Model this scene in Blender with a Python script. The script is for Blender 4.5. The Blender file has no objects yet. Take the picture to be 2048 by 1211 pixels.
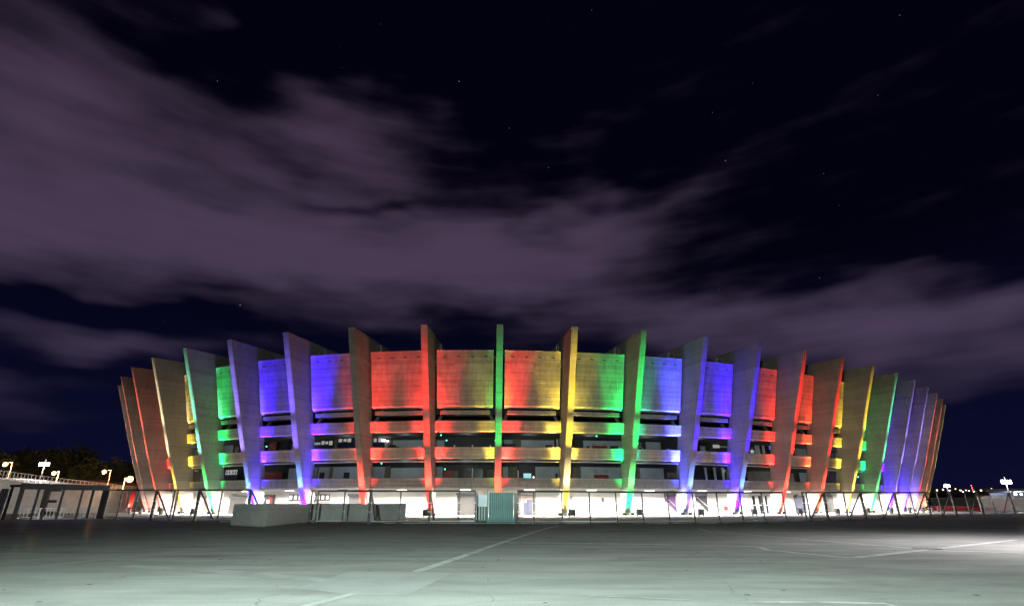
import bpy, bmesh, math, random
from mathutils import Vector, Matrix
random.seed(7)
S = bpy.context.scene
COL = S.collection
R = math.radians

# ------------------------------------------------------------------ camera
CAM_H, PITCH, FPX = 1.578, 0.3605, 1064.8          # metres, radians, focal length in px of the 2048 px wide photo
cam_d = bpy.data.cameras.new('camera')
cam = bpy.data.objects.new('camera', cam_d)
COL.objects.link(cam)
cam.location = (0, 0, CAM_H)
cam.rotation_euler = (math.pi / 2 + PITCH, 0, 0)
cam_d.sensor_width = 36
cam_d.lens = FPX / 2048 * 36
cam_d.clip_start = 0.1
cam_d.clip_end = 6000
S.camera = cam

def ray(x, y):
    px, py = (x - 1024) / FPX, (y - 605.5) / FPX
    c, s = math.cos(PITCH), math.sin(PITCH)
    return Vector((px, c + py * s, s - py * c))
def ground(x, y, z=0.0):
    v = ray(x, y); t = (z - CAM_H) / v.z
    return Vector((v.x * t, v.y * t, z))
def atY(x, y, Y):
    v = ray(x, y); t = Y / v.y
    return Vector((v.x * t, Y, CAM_H + v.z * t))

# ------------------------------------------------------------------ colour management
S.view_settings.view_transform = 'Standard'
S.view_settings.look = 'None'
S.view_settings.exposure = 0.0
S.view_settings.gamma = 1.0
S.view_settings.use_curve_mapping = False
S.cycles.use_denoising = True
S.cycles.max_bounces = 6
S.cycles.diffuse_bounces = 3
S.cycles.sample_clamp_indirect = 10.0

# ------------------------------------------------------------------ node helpers
class NT:
    def __init__(self, tree):
        self.t = tree; self.n = tree.nodes; self.l = tree.links
    def new(self, kind, **kw):
        n = self.n.new(kind)
        for k, v in kw.items(): setattr(n, k, v)
        return n
    def put(self, sock, v):
        if hasattr(v, 'is_output'): self.l.new(v, sock)
        elif v is not None: sock.default_value = v
    def math(self, op, a, b=None, c=None, clamp=False):
        n = self.new('ShaderNodeMath', operation=op); n.use_clamp = clamp
        self.put(n.inputs[0], a); self.put(n.inputs[1], b); self.put(n.inputs[2], c)
        return n.outputs[0]
    def ramp(self, v, lo, hi, a=0.0, b=1.0, smooth=False):
        n = self.new('ShaderNodeMapRange')
        if smooth: n.interpolation_type = 'SMOOTHSTEP'
        self.put(n.inputs[0], v); self.put(n.inputs[1], lo); self.put(n.inputs[2], hi)
        self.put(n.inputs[3], a); self.put(n.inputs[4], b)
        return n.outputs[0]
    def mix(self, f, a, b, blend='MIX'):
        n = self.new('ShaderNodeMix', data_type='RGBA', blend_type=blend)
        self.put(n.inputs[0], f)
        for s, v in ((n.inputs[6], a), (n.inputs[7], b)):
            if hasattr(v, 'is_output'): self.l.new(v, s)
            else: s.default_value = (v[0], v[1], v[2], 1)
        return n.outputs[2]
    def noise(self, vec, scale, detail=3.0, rough=0.5):
        n = self.new('ShaderNodeTexNoise')
        self.put(n.inputs['Vector'], vec); n.inputs['Scale'].default_value = scale
        n.inputs['Detail'].default_value = detail; n.inputs['Roughness'].default_value = rough
        return n.outputs[0]
    def scaled(self, vec, s, rot=(0, 0, 0)):
        n = self.new('ShaderNodeMapping'); self.put(n.inputs[0], vec)
        n.inputs['Scale'].default_value = s; n.inputs['Rotation'].default_value = rot
        return n.outputs[0]

# ------------------------------------------------------------------ night sky with lit clouds and stars
W = bpy.data.worlds.new('World'); S.world = W
W.use_nodes = True
nt = NT(W.node_tree); nt.n.clear()
out = nt.new('ShaderNodeOutputWorld'); bg = nt.new('ShaderNodeBackground')
nt.l.new(bg.outputs[0], out.inputs[0]); bg.inputs[1].default_value = 1.0
tc = nt.new('ShaderNodeTexCoord'); D = tc.outputs['Generated']
sep = nt.new('ShaderNodeSeparateXYZ'); nt.l.new(D, sep.inputs[0])
az = nt.math('ARCTAN2', sep.outputs[0], sep.outputs[1])
el = nt.math('ARCSINE', sep.outputs[2])
comb = nt.new('ShaderNodeCombineXYZ'); nt.put(comb.inputs[0], az); nt.put(comb.inputs[1], el)
AE = comb.outputs[0]
wob1 = nt.noise(nt.scaled(AE, (2.0, 6.0, 1), (0, 0, R(-6))), 1.6, 2.4, 0.5)
wob2 = nt.noise(nt.scaled(AE, (2.6, 7.0, 1), (0, 0, R(8))), 2.1, 2.4, 0.5)
azw = nt.math('ADD', az, nt.math('MULTIPLY', nt.math('SUBTRACT', wob1, 0.5), 0.34))
elw = nt.math('ADD', el, nt.math('MULTIPLY', nt.math('SUBTRACT', wob2, 0.5), 0.10))
def px2ae(x, y):
    v = ray(x, y).normalized()
    return math.atan2(v.x, v.y), math.asin(v.z)
def bank(x, y, rx, ry, tilt, w):
    """one cloud bank of the sky: centre, half sizes, tilt and density"""
    a0, e0 = px2ae(x, y)
    ax, ex = px2ae(x + 40, y); ay, ey = px2ae(x, y - 40)
    sx = rx * math.hypot(ax - a0, ex - e0) / 40; sy = ry * math.hypot(ay - a0, ey - e0) / 40
    th = math.atan2(ex - e0, ax - a0) + R(tilt)
    c, s = math.cos(th), math.sin(th)
    da = nt.math('SUBTRACT', azw, a0); de = nt.math('SUBTRACT', elw, e0)
    p = nt.math('ADD', nt.math('MULTIPLY', da, c / sx), nt.math('MULTIPLY', de, s / sx))
    q = nt.math('ADD', nt.math('MULTIPLY', da, -s / sy), nt.math('MULTIPLY', de, c / sy))
    r2 = nt.math('ADD', nt.math('MULTIPLY', p, p), nt.math('MULTIPLY', q, q))
    return nt.math('MULTIPLY', nt.math('EXPONENT', nt.math('MULTIPLY', r2, -1.0)), w)
BANKS = [(420, 440, 560, 170, -6, .85), (110, 130, 360, 190, 0, .62), (680, 260, 190, 95, 0, .62), (-100, 420, 320, 190, 0, .5),
         (950, 520, 380, 85, 2, .75), (1290, 400, 230, 34, 14, .32), (1140, 500, 210, 60, 6, .40), (1230, 620, 380, 62, 2, .62),
         (1640, 640, 380, 60, 6, .66), (1800, 715, 380, 75, 0, .72), (2000, 600, 190, 42, 6, .50), (1920, 190, 230, 30, 6, .12),
         (2040, 440, 110, 36, 10, .22), (180, 655, 260, 36, -6, .32), (60, 790, 260, 40, 0, .34), (250, 690, 240, 26, -4, .30), (700, 630, 160, 30, -3, .20), (560, 520, 500, 60, -4, .25), (1720, 565, 90, 18, 12, .28),
         (480, 105, 210, 55, 0, -.75), (880, 90, 300, 90, 0, -.35), (80, 590, 300, 24, -10, -.65), (330, 640, 190, 26, -6, -.55),
         (730, 415, 120, 16, 5, -.42), (610, 355, 70, 34, 0, -.18), (470, 585, 90, 14, 0, -.30), (1700, 540, 330, 40, 6, -.30),
         (770, 480, 90, 14, 0, -.14), (1990, 860, 300, 42, 0, -.5), (60, 870, 330, 26, 0, -.2), (960, 640, 120, 26, 2, -.35), (250, 735, 260, 16, -4, -.16), (330, 700, 300, 30, -3, .16), (90, 850, 240, 34, 0, .20)]
dens = None
for b in BANKS:
    g = bank(*b); dens = g if dens is None else nt.math('ADD', dens, g)
streak = nt.noise(nt.scaled(AE, (2.2, 15.0, 1), (0, 0, R(-5))), 2.0, 2.6, 0.5)
soft = nt.noise(nt.scaled(AE, (2.5, 5.0, 1), (0, 0, R(4))), 2.4, 2.6, 0.5)
dens = nt.math('ADD', dens, nt.math('MULTIPLY', nt.math('SUBTRACT', streak, 0.5), 0.64))
dens = nt.math('ADD', dens, nt.math('MULTIPLY', nt.math('SUBTRACT', soft, 0.5), 0.70))
cover = nt.ramp(dens, 0.04, 1.26, 0, 1, True)
clear = nt.mix(nt.ramp(el, -0.04, 0.46, 0, 1, True), (.0036, .0041, .023), (.0007, .0007, .0042))
tint = nt.mix(nt.ramp(el, 0.05, 0.75), (.064, .047, .092), (.063, .041, .075))
skyc = nt.mix(cover, clear, tint)
vor = nt.new('ShaderNodeTexVoronoi'); vor.inputs['Scale'].default_value = 44.0
nt.put(vor.inputs['Vector'], D)
star = nt.ramp(vor.outputs['Distance'], 0.012, 0.034, 1.0, 0.0)
vsep = nt.new('ShaderNodeSeparateColor'); nt.l.new(vor.outputs['Color'], vsep.inputs[0])
mag = nt.math('POWER', vsep.outputs[0], 5.0)
star = nt.math('MULTIPLY', nt.math('MULTIPLY', star, mag), nt.ramp(cover, 0.0, 0.22, 1.0, 0.0))
skyc = nt.mix(1.0, skyc, nt.mix(nt.math('MULTIPLY', star, 0.9), (0, 0, 0), (.75, .8, 1.0)), 'ADD')
nt.l.new(skyc, bg.inputs[0])

# ------------------------------------------------------------------ lights of the esplanade (masts stand outside the frame) and added fill lights
def aim(o, target):
    o.rotation_euler = (Vector(target) - o.location).to_track_quat('-Z', 'Y').to_euler()
def spot(name, loc, target, col, power, half, blend=0.5, radius=0.1, parent=None):
    d = bpy.data.lights.new(name, 'SPOT'); d.energy = power; d.color = col
    d.spot_size = R(2 * half); d.spot_blend = blend; d.shadow_soft_size = radius
    o = bpy.data.objects.new(name, d); COL.objects.link(o); o.location = loc; aim(o, target)
    if parent: 
        o.parent = parent; o.matrix_parent_inverse = Matrix.Translation(parent.location).inverted() if False else parent.matrix_basis.inverted()
    return o
WARM = (1.0, .60, .34)
spot('esplanade_flood', (-24, -34, 7), (8, 80, 16), WARM, 5600, 46, 0.6, 0.6)
spot('esplanade_flood', (40, -30, 7), (0, 84, 16), WARM, 4200, 46, 0.6, 0.6)
spot('mast_or_fill_lamp', (-3, -2, 7.2), (0, 9, 0), (.80, 1.0, .89), 43000, 72, 0.9, 0.3)
spot('mast_or_fill_lamp', (24, 21.5, 9), (23, 21, 0), (1.0, .93, .93), 13500, 74, 1.0, 0.3)
spot('mast_or_fill_lamp', (-80, 36, 4.5), (-92, 92, 3.5), (1, .96, .90), 60000, 26, .9, 0.3)  # added unseen fill light that brightens the ramp wall, no mast of its own
spot('shelter_fill', (-53, 62.5, 2.95), (-52.5, 68.5, .4), (1, .97, .93), 900, 55, .6, 0.15)  # added fill light for the crowd barriers, the shelter has no such lamp

# ------------------------------------------------------------------ materials
def material(name, col, rough=0.7, metal=0.0, var=0.25, scale=1.2, bump=0.0, bscale=30.0, spec=None, emit=None, estr=0.0, coords='Object', streak=None):
    m = bpy.data.materials.new(name); m.use_nodes = True
    k = NT(m.node_tree); b = m.node_tree.nodes['Principled BSDF']
    t = k.new('ShaderNodeTexCoord').outputs[coords]
    n = k.noise(t if streak is None else k.scaled(t, streak), scale, 5.0, 0.6)
    c = k.mix(k.ramp(n, 0.3, 0.7), [v * (1 - var) for v in col], [min(1, v * (1 + var)) for v in col])
    k.put(b.inputs['Base Color'], c)
    b.inputs['Roughness'].default_value = rough; b.inputs['Metallic'].default_value = metal
    if spec is not None: b.inputs['Specular IOR Level'].default_value = spec
    if bump:
        bn = k.new('ShaderNodeBump'); bn.inputs['Strength'].default_value = bump; bn.inputs['Distance'].default_value = 0.02
        k.put(bn.inputs['Height'], k.noise(t, bscale, 4.0)); k.l.new(bn.outputs[0], b.inputs['Normal'])
    if emit:
        b.inputs['Emission Color'].default_value = (*emit, 1); b.inputs['Emission Strength'].default_value = estr
    return m

def board_concrete(name, col, board=0.17, amount=1.0, bump=.5, lift=0):
    """concrete cast against horizontal boards: board to board tone, joints, stains, runs"""
    m = bpy.data.materials.new(name); m.use_nodes = True
    k = NT(m.node_tree); b = m.node_tree.nodes['Principled BSDF']
    t = k.new('ShaderNodeTexCoord').outputs['Object']
    oi = k.new('ShaderNodeObjectInfo').outputs['Random']
    off = k.new('ShaderNodeVectorMath', operation='ADD'); k.l.new(t, off.inputs[0])
    cb = k.new('ShaderNodeCombineXYZ'); k.put(cb.inputs[0], k.math('MULTIPLY', oi, 37.0)); k.put(cb.inputs[1], k.math('MULTIPLY', oi, 91.0))
    k.l.new(cb.outputs[0], off.inputs[1]); p = off.outputs[0]
    sp = k.new('ShaderNodeSeparateXYZ'); k.l.new(p, sp.inputs[0])
    zz = k.math('DIVIDE', sp.outputs[2], board)
    row = k.math('FLOOR', zz); fr = k.math('FRACT', zz)
    wn = k.new('ShaderNodeTexWhiteNoise', noise_dimensions='2D')
    cb2 = k.new('ShaderNodeCombineXYZ'); k.put(cb2.inputs[0], row)
    k.put(cb2.inputs[1], k.math('FLOOR', k.math('DIVIDE', k.math('ADD', sp.outputs[0], k.math('MULTIPLY', sp.outputs[1], 0.7)), 40.0)))
    k.l.new(cb2.outputs[0], wn.inputs['Vector'])
    tone = k.ramp(wn.outputs[0], 0, 1, 1 - .20 * amount, 1 + .16 * amount)
    joint = k.math('MULTIPLY', k.ramp(fr, 0.0, 0.16, 0.0, 1.0), k.ramp(fr, 0.86, 1.0, 1.0, 0.0))
    grain = k.noise(k.scaled(p, (1.2, 1.2, 26)), 1.3, 4.0, 0.6)
    cloud = k.noise(p, 0.32, 5.0, 0.6)
    runs = k.noise(k.scaled(p, (2.2, 2.2, 0.12)), 1.0, 4.0, 0.6)
    pit = k.noise(p, 6.0, 4.0, 0.65)
    f = k.math('MULTIPLY', tone, k.ramp(joint, 0, 1, 1 - .28 * amount, 1.0))
    f = k.math('MULTIPLY', f, k.ramp(grain, 0.3, 0.7, .90, 1.08))
    f = k.math('MULTIPLY', f, k.ramp(cloud, 0.3, 0.7, .84, 1.13))
    f = k.math('MULTIPLY', f, k.ramp(runs, 0.32, 0.66, 1 - .22 * amount, 1 + .08 * amount))
    f = k.math('MULTIPLY', f, k.ramp(pit, 0.25, 0.5, .72, 1.0))
    if lift:
        zf = k.math('FRACT', k.math('DIVIDE', k.math('ADD', sp.outputs[2], k.math('MULTIPLY', k.noise(p, 1.5, 3.0), .12)), lift))
        f = k.math('MULTIPLY', f, k.ramp(k.math('LESS_THAN', zf, .016), 0, 1, 1.0, .62))
        lw = k.new('ShaderNodeTexWhiteNoise', noise_dimensions='1D'); k.put(lw.inputs['W'], k.math('FLOOR', k.math('DIVIDE', sp.outputs[2], lift)))
        f = k.math('MULTIPLY', f, k.ramp(lw.outputs[0], 0, 1, .88, 1.08))
    sc = k.new('ShaderNodeVectorMath', operation='SCALE'); sc.inputs[0].default_value = col; k.put(sc.inputs['Scale'], f)
    k.l.new(sc.outputs[0], b.inputs['Base Color'])
    b.inputs['Roughness'].default_value = 0.85; b.inputs['Specular IOR Level'].default_value = 0.25
    h = k.math('ADD', k.math('MULTIPLY', joint, 0.6), k.math('ADD', k.math('MULTIPLY', wn.outputs[0], 0.7), k.math('MULTIPLY', grain, 0.8)))
    bn = k.new('ShaderNodeBump'); bn.inputs['Strength'].default_value = bump; bn.inputs['Distance'].default_value = 0.022
    k.put(bn.inputs['Height'], h); k.l.new(bn.outputs[0], b.inputs['Normal'])
    return m

M = {}
M['panel'] = board_concrete('board_marked_concrete', (.36, .345, .32), 0.19, 1.0)
M['rib'] = board_concrete('rib_concrete', (.34, .315, .285), 0.30, 0.42, .015, 5.2)
M['slab'] = material('slab_concrete', (.20, .19, .18), .85, var=.3, bump=.3)
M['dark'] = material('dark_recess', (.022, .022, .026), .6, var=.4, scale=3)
M['navy'] = material('navy_kiosk', (.012, .02, .05), .45, var=.3, scale=3)
M['gwall'] = material('gallery_white_wall', (.42, .46, .50), .7, var=.10, scale=.8, bump=.1)
M['pillar'] = material('brown_pillar', (.20, .155, .12), .8, var=.25, scale=2)
M['olive'] = material('olive_door', (.14, .13, .08), .7, var=.2)
M['redc'] = material('red_counter', (.28, .03, .025), .5, var=.2, scale=3)
M['white'] = material('white_paint', (.78, .77, .74), .6, var=.06, scale=.7, bump=.08)
M['cream'] = material('cream_cladding', (.36, .31, .27), .7, var=.10)
M['shutter'] = material('rolled_shutter_steel', (.13, .125, .125), .45, metal=.25, var=.15, streak=(1, 1, 8))
M['bluedoor'] = material('grey_blue_door', (.075, .085, .14), .5, var=.1)
M['purple'] = material('purple_wall', (.12, .05, .17), .7, var=.15)
M['glass'] = material('dark_glass', (.02, .028, .032), .12, var=.3, spec=.7)
M['galv'] = material('galvanised_steel', (.46, .47, .48), .45, metal=.35, var=.25, scale=9, bump=.1)
M['darksteel'] = material('dark_painted_steel', (.045, .05, .055), .45, metal=.4, var=.3, scale=5)
M['greysteel'] = material('grey_painted_steel', (.17, .18, .19), .5, metal=.3, var=.25, scale=4)
M['teal'] = material('teal_sheet_metal', (.065, .20, .20), .38, metal=.35, var=.25, scale=2.5, streak=(3, 3, .5))
M['tealframe'] = material('teal_frame_paint', (.02, .13, .13), .4, metal=.2, var=.25, scale=4)
M['pale'] = material('pale_translucent_sheet', (.40, .47, .56), .3, metal=.1, var=.2, scale=4, streak=(4, 4, .6))
M['block'] = board_concrete('cast_block_concrete', (.52, .54, .53), 1.2, 0.35, .2)
M['black'] = material('black_housing', (.018, .018, .02), .5, var=.3, scale=8)
M['grey'] = material('grey_housing', (.12, .12, .125), .5, var=.3, scale=6)
M['red'] = material('red_banner', (.55, .02, .03), .6, var=.2, scale=3)
M['blueprint'] = material('blue_print', (.05, .10, .45), .6, var=.1)
M['pipe'] = material('white_conduit', (.66, .66, .68), .4, var=.1)
M['bark'] = material('bark', (.06, .045, .035), .9, var=.3, scale=6)
M['leaf'] = material('foliage', (.055, .065, .03), .75, var=.5, scale=.6)
M['house'] = material('rendered_wall', (.42, .34, .24), .85, var=.2)
M['roof'] = material('clay_roof', (.22, .09, .05), .8, var=.3)
M['ramp'] = material('ramp_concrete', (.40, .385, .36), .85, var=.18, scale=.5, bump=.2)
M['letter'] = material('brown_letter_paint', (.05, .038, .03), .7, var=.2)
M['rail'] = material('white_rail_paint', (.62, .62, .64), .5, var=.1)
M['menu'] = material('printed_menu_board', (.65, .62, .55), .6, var=.55, scale=9)
M['fence'] = material('weathered_dark_steel', (.075, .08, .085), .5, metal=.2, var=.3, scale=5)
M['stone'] = material('dark_pole', (.09, .09, .095), .5, metal=.4, var=.2)
def glow(name, col, s):
    return material(name, (.4, .4, .4), .4, var=.05, emit=col, estr=s)
G = {'white': glow('white_lamp_glass', (1, .97, .93), 30), 'sodium': glow('sodium_lamp_glass', (1, .42, .10), 13),
     'tube': glow('tube_diffuser', (1, .93, .84), 14), 'screen': glow('cyan_screen', (.35, .85, .95), .75), 'ledg': glow('green_led', (.1, 1, .6), 5),
     'sign': glow('lit_sign_face', (1, .96, .92), 1.1), 'menuglow': glow('lit_menu_board', (1, .93, .82), .28), 'town': glow('town_window', (1, .82, .55), 9),
     'townw': glow('town_window_white', (.9, .95, 1), 8), 'beacon': glow('red_beacon', (1, .15, .1), 9), 'spotw': glow('small_spot', (1, .97, .9), 4),
     'bluesign': glow('blue_sign_face', (.05, .18, 1), .6), 'txt': glow('sign_letter', (.85, .92, 1), .45), 'pict': glow('pictogram_line', (.7, .75, .8), .10)}

# ------------------------------------------------------------------ mesh helpers
def obj(name, bm, m, parent=None, mat=None, smooth=False):
    me = bpy.data.meshes.new(name)
    bmesh.ops.recalc_face_normals(bm, faces=bm.faces)
    bm.to_mesh(me); bm.free()
    if isinstance(m, (list, tuple)):
        for q in m: me.materials.append(q)
    else: me.materials.append(m)
    if smooth:
        for p in me.polygons: p.use_smooth = True
    return link(name, me, parent, mat)
def link(name, me, parent=None, mat=None):
    o = bpy.data.objects.new(name, me); COL.objects.link(o)
    if parent: o.parent = parent
    if mat is not None: o.matrix_basis = mat
    return o
def tag(o, label=None, cat=None, group=None, kind=None):
    for k, v in (('label', label), ('category', cat), ('group', group), ('kind', kind)):
        if v: o[k] = v
    return o
def thing(name, loc, label, cat, group=None, rz=0.0, mat=None):
    o = bpy.data.objects.new(name, None); COL.objects.link(o); o.empty_display_size = .3
    if mat is not None: o.matrix_basis = mat
    else: o.location = loc; o.rotation_euler = (0, 0, rz)
    return tag(o, label, cat, group)
def dup(o, parent=None):
    c = o.copy(); COL.objects.link(c)
    if parent: c.parent = parent
    for ch in list(o.children):
        dup(ch, c)
    return c
def box(bm, x0, x1, y0, y1, z0, z1, mi=0):
    v = [bm.verts.new(p) for p in ((x0, y0, z0), (x1, y0, z0), (x1, y1, z0), (x0, y1, z0), (x0, y0, z1), (x1, y0, z1), (x1, y1, z1), (x0, y1, z1))]
    for f in ((3, 2, 1, 0), (4, 5, 6, 7), (0, 1, 5, 4), (1, 2, 6, 5), (2, 3, 7, 6), (3, 0, 4, 7)):
        fc = bm.faces.new([v[i] for i in f]); fc.material_index = mi
    return bm
def B(x0, x1, y0, y1, z0, z1):
    return box(bmesh.new(), x0, x1, y0, y1, z0, z1)
def tube(bm, a, b, r, n=8, r2=None):
    a, b = Vector(a), Vector(b); r2 = r if r2 is None else r2
    q = (b - a).to_track_quat('Z', 'Y')
    ra = [bm.verts.new(a + q @ Vector((r * math.cos(2 * math.pi * i / n), r * math.sin(2 * math.pi * i / n), 0))) for i in range(n)]
    rb = [bm.verts.new(b + q @ Vector((r2 * math.cos(2 * math.pi * i / n), r2 * math.sin(2 * math.pi * i / n), 0))) for i in range(n)]
    for i in range(n):
        j = (i + 1) % n; bm.faces.new((ra[i], ra[j], rb[j], rb[i]))
    bm.faces.new(ra[::-1]); bm.faces.new(rb)
    return bm
def beam(bm, a, b, w, h=None):
    """square bar from a to b"""
    a, b = Vector(a), Vector(b); h = w if h is None else h
    q = (b - a).to_track_quat('Z', 'Y')
    c = ((-w / 2, -h / 2), (w / 2, -h / 2), (w / 2, h / 2), (-w / 2, h / 2))
    ra = [bm.verts.new(a + q @ Vector((x, y, 0))) for x, y in c]; rb = [bm.verts.new(b + q @ Vector((x, y, 0))) for x, y in c]
    for i in range(4):
        j = (i + 1) % 4; bm.faces.new((ra[i], ra[j], rb[j], rb[i]))
    bm.faces.new(ra[::-1]); bm.faces.new(rb)
    return bm
def ring(bm, c, ax, ay, r0, r1, t, a0=0, a1=2 * math.pi, n=20):
    """flat ring or arc of thickness t in the plane of ax, ay"""
    c, ax, ay = Vector(c), Vector(ax), Vector(ay); az_ = ax.cross(ay)
    rows = []
    for i in range(n + 1):
        a = a0 + (a1 - a0) * i / n; d = ax * math.cos(a) + ay * math.sin(a)
        rows.append([bm.verts.new(c + d * r0), bm.verts.new(c + d * r1), bm.verts.new(c + d * r1 + az_ * t), bm.verts.new(c + d * r0 + az_ * t)])
    for p, q in zip(rows, rows[1:]):
        for i in range(4):
            j = (i + 1) % 4; bm.faces.new((p[i], p[j], q[j], q[i]))
    bm.faces.new(rows[0]); bm.faces.new(rows[-1][::-1])
    return bm
def text(name, s, size, m, parent, mat, depth=0.02):
    cu = bpy.data.curves.new(name, 'FONT'); cu.body = s; cu.size = size; cu.extrude = depth; cu.align_x = 'CENTER'
    o = bpy.data.objects.new(name, cu); COL.objects.link(o)
    me = bpy.data.meshes.new_from_object(o); bpy.data.objects.remove(o)
    me.materials.append(m)
    return link(name, me, parent, mat)

# ------------------------------------------------------------------ ground
def ground_material(name, col, rough, dark=0.30, spec=.5):
    m = bpy.data.materials.new(name); m.use_nodes = True
    k = NT(m.node_tree); b = m.node_tree.nodes['Principled BSDF']
    t = k.new('ShaderNodeTexCoord').outputs['Object']
    big = k.noise(t, 0.09, 5.0, 0.62); mid = k.noise(k.scaled(t, (.35, 1.1, 1), (0, 0, .25)), 0.9, 6.0, 0.65); fine = k.noise(t, 24.0, 4.0, 0.7)
    sweep = k.noise(k.scaled(t, (.10, .9, 1), (0, 0, -.12)), 1.2, 4.0, 0.6)
    spots = k.new('ShaderNodeTexVoronoi'); spots.inputs['Scale'].default_value = 1.5; k.put(spots.inputs['Vector'], t)
    vs = k.new('ShaderNodeSeparateColor'); k.l.new(spots.outputs['Color'], vs.inputs[0])
    sp = k.math('MULTIPLY', k.math('GREATER_THAN', vs.outputs[0], 0.55), k.math('LESS_THAN', spots.outputs['Distance'], k.math('MULTIPLY', vs.outputs[1], 0.12)))
    f = k.math('MULTIPLY', k.ramp(big, .3, .7, .84, 1.14), k.ramp(mid, .3, .72, .78, 1.16))
    f = k.math('MULTIPLY', f, k.ramp(sweep, .35, .65, .90, 1.08))
    f = k.math('MULTIPLY', f, k.ramp(fine, .25, .75, .80, 1.16))
    crk = k.new('ShaderNodeTexVoronoi', feature='DISTANCE_TO_EDGE'); crk.inputs['Scale'].default_value = .16
    wv = k.new('ShaderNodeVectorMath', operation='ADD'); k.l.new(t, wv.inputs[0])
    nz = k.new('ShaderNodeTexNoise'); k.put(nz.inputs['Vector'], t); nz.inputs['Scale'].default_value = .8; nz.inputs['Detail'].default_value = 5
    k.l.new(nz.outputs['Color'], wv.inputs[1]); k.l.new(wv.outputs[0], crk.inputs['Vector'])
    crack = k.math('MULTIPLY', k.ramp(crk.outputs['Distance'], 0.0, .0045, 1, 0), k.ramp(k.noise(t, .35, 3.0), .48, .60))
    f = k.math('MULTIPLY', f, k.ramp(crack, 0, 1, 1.0, .62))
    stain = k.ramp(k.noise(k.scaled(t, (.8, .8, 1), (0, 0, .6)), .55, 6.0, 0.7), .56, .72)
    f = k.math('MULTIPLY', f, k.ramp(stain, 0, 1, 1.0, .78))
    f = k.math('MULTIPLY', f, k.ramp(sp, 0, 1, 1.0, dark))
    sc = k.new('ShaderNodeVectorMath', operation='SCALE'); sc.inputs[0].default_value = col; k.put(sc.inputs['Scale'], f)
    k.l.new(sc.outputs[0], b.inputs['Base Color'])
    k.put(b.inputs['Roughness'], k.ramp(mid, .3, .7, rough - .07, rough + .10))
    b.inputs['Specular IOR Level'].default_value = 0.0
    gl = k.new('ShaderNodeBsdfGlossy'); k.put(gl.inputs['Roughness'], k.ramp(mid, .3, .7, .14, .26)); gl.inputs['Color'].default_value = (.9, .9, .9, 1)
    mx = k.new('ShaderNodeMixShader'); k.put(mx.inputs[0], k.ramp(mid, .3, .7, .0013, .0005)); k.l.new(b.outputs[0], mx.inputs[1]); k.l.new(gl.outputs[0], mx.inputs[2])
    k.l.new(mx.outputs[0], m.node_tree.nodes['Material Output'].inputs[0])
    bn = k.new('ShaderNodeBump'); bn.inputs['Strength'].default_value = .22; bn.inputs['Distance'].default_value = .01
    k.put(bn.inputs['Height'], k.math('ADD', fine, k.math('MULTIPLY', mid, 2.0))); k.l.new(bn.outputs[0], b.inputs['Normal'])
    return m
M['ground'] = ground_material('worn_plaza_concrete', (.285, .290, .285), .40)
M['pave'] = ground_material('pavement_concrete', (.44, .435, .43), .48)
M['iron'] = material('worn_cast_iron', (.20, .20, .20), .5, var=.3, scale=9)
M['faint'] = material('nearly_worn_off_paint', (.290, .298, .298), .7, spec=.05, var=.2, scale=1.2)
M['line'] = material('worn_marking_paint', (.405, .41, .41), .7, var=.35, spec=.05, scale=1.6)
M['patch'] = material('repair_screed', (.270, .280, .280), .7, var=.14, spec=.04, scale=.8)
M['floor'] = material('light_paving', (.72, .70, .66), .5, var=.08)

def sheet(name, pts, z, m, kind='structure'):
    bm = bmesh.new(); bm.faces.new([bm.verts.new((p[0], p[1], z)) for p in pts])
    return tag(obj(name, bm, m), kind=kind)
sheet('ground', [(-900, -60), (900, -60), (900, 1300), (-900, 1300)], 0.0, M['ground'])
def stripe(pixels, w, m=None, z=0.004):
    P = [ground(*q) for q in pixels]
    bm = bmesh.new(); rows = []
    for i, p in enumerate(P):
        d = (P[min(i + 1, len(P) - 1)] - P[max(i - 1, 0)]).normalized(); n = Vector((-d.y, d.x, 0)) * w / 2
        rows.append((bm.verts.new((p.x - n.x, p.y - n.y, z)), bm.verts.new((p.x + n.x, p.y + n.y, z))))
    for a, b in zip(rows, rows[1:]): bm.faces.new((a[0], a[1], b[1], b[0]))
    return tag(obj('ground_marking', bm, m or M['line']), kind='structure')
stripe([(1116, 1050), (1085, 1058), (1004, 1084), (900, 1120), (834, 1142)], .28)
stripe([(708, 1186), (660, 1199), (600, 1214)], .20, M['faint'], z=.0045)
stripe([(1010, 1084), (1260, 1087), (1506, 1091.5), (1520, 1094), (1536, 1099), (1700, 1115)], .26, z=.005)
stripe([(1704, 1115), (1850, 1099), (2030, 1079)], .32, z=.0055)
stripe([(1398, 1057), (1420, 1062), (1640, 1080), (1830, 1096), (1900, 1101), (2080, 1106)], .24, z=.006)
stripe([(-20, 1136), (80, 1131), (300, 1108), (480, 1090), (640, 1075), (770, 1062)], .22, M['faint'], z=.0045)
stripe([(250, 1131), (400, 1138), (560, 1152), (660, 1160)], .5, M['faint'], z=.006)
stripe([(1520, 1203), (1640, 1203), (1770, 1206), (1800, 1214)], .16, z=.004)
stripe([(1180, 1190), (1390, 1200), (1560, 1204)], .10, M['faint'], z=.0065)
sheet('ground_repair', [ground(*q) for q in ((592, 1175), (700, 1142), (850, 1143), (905, 1145), (812, 1190), (712, 1189))], .003, M['patch'])
mh = thing('manhole_cover', ground(1854, 1096, .004), 'round iron manhole cover set in the plaza at right', 'manhole cover')
obj('frame', ring(bmesh.new(), (0, 0, 0), (1, 0, 0), (0, 1, 0), .40, .48, .012, n=24), M['grey'], mh)
cbm = bmesh.new(); bmesh.ops.create_circle(cbm, cap_ends=True, radius=.39, segments=24)
for v in cbm.verts: v.co.z = .010
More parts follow.
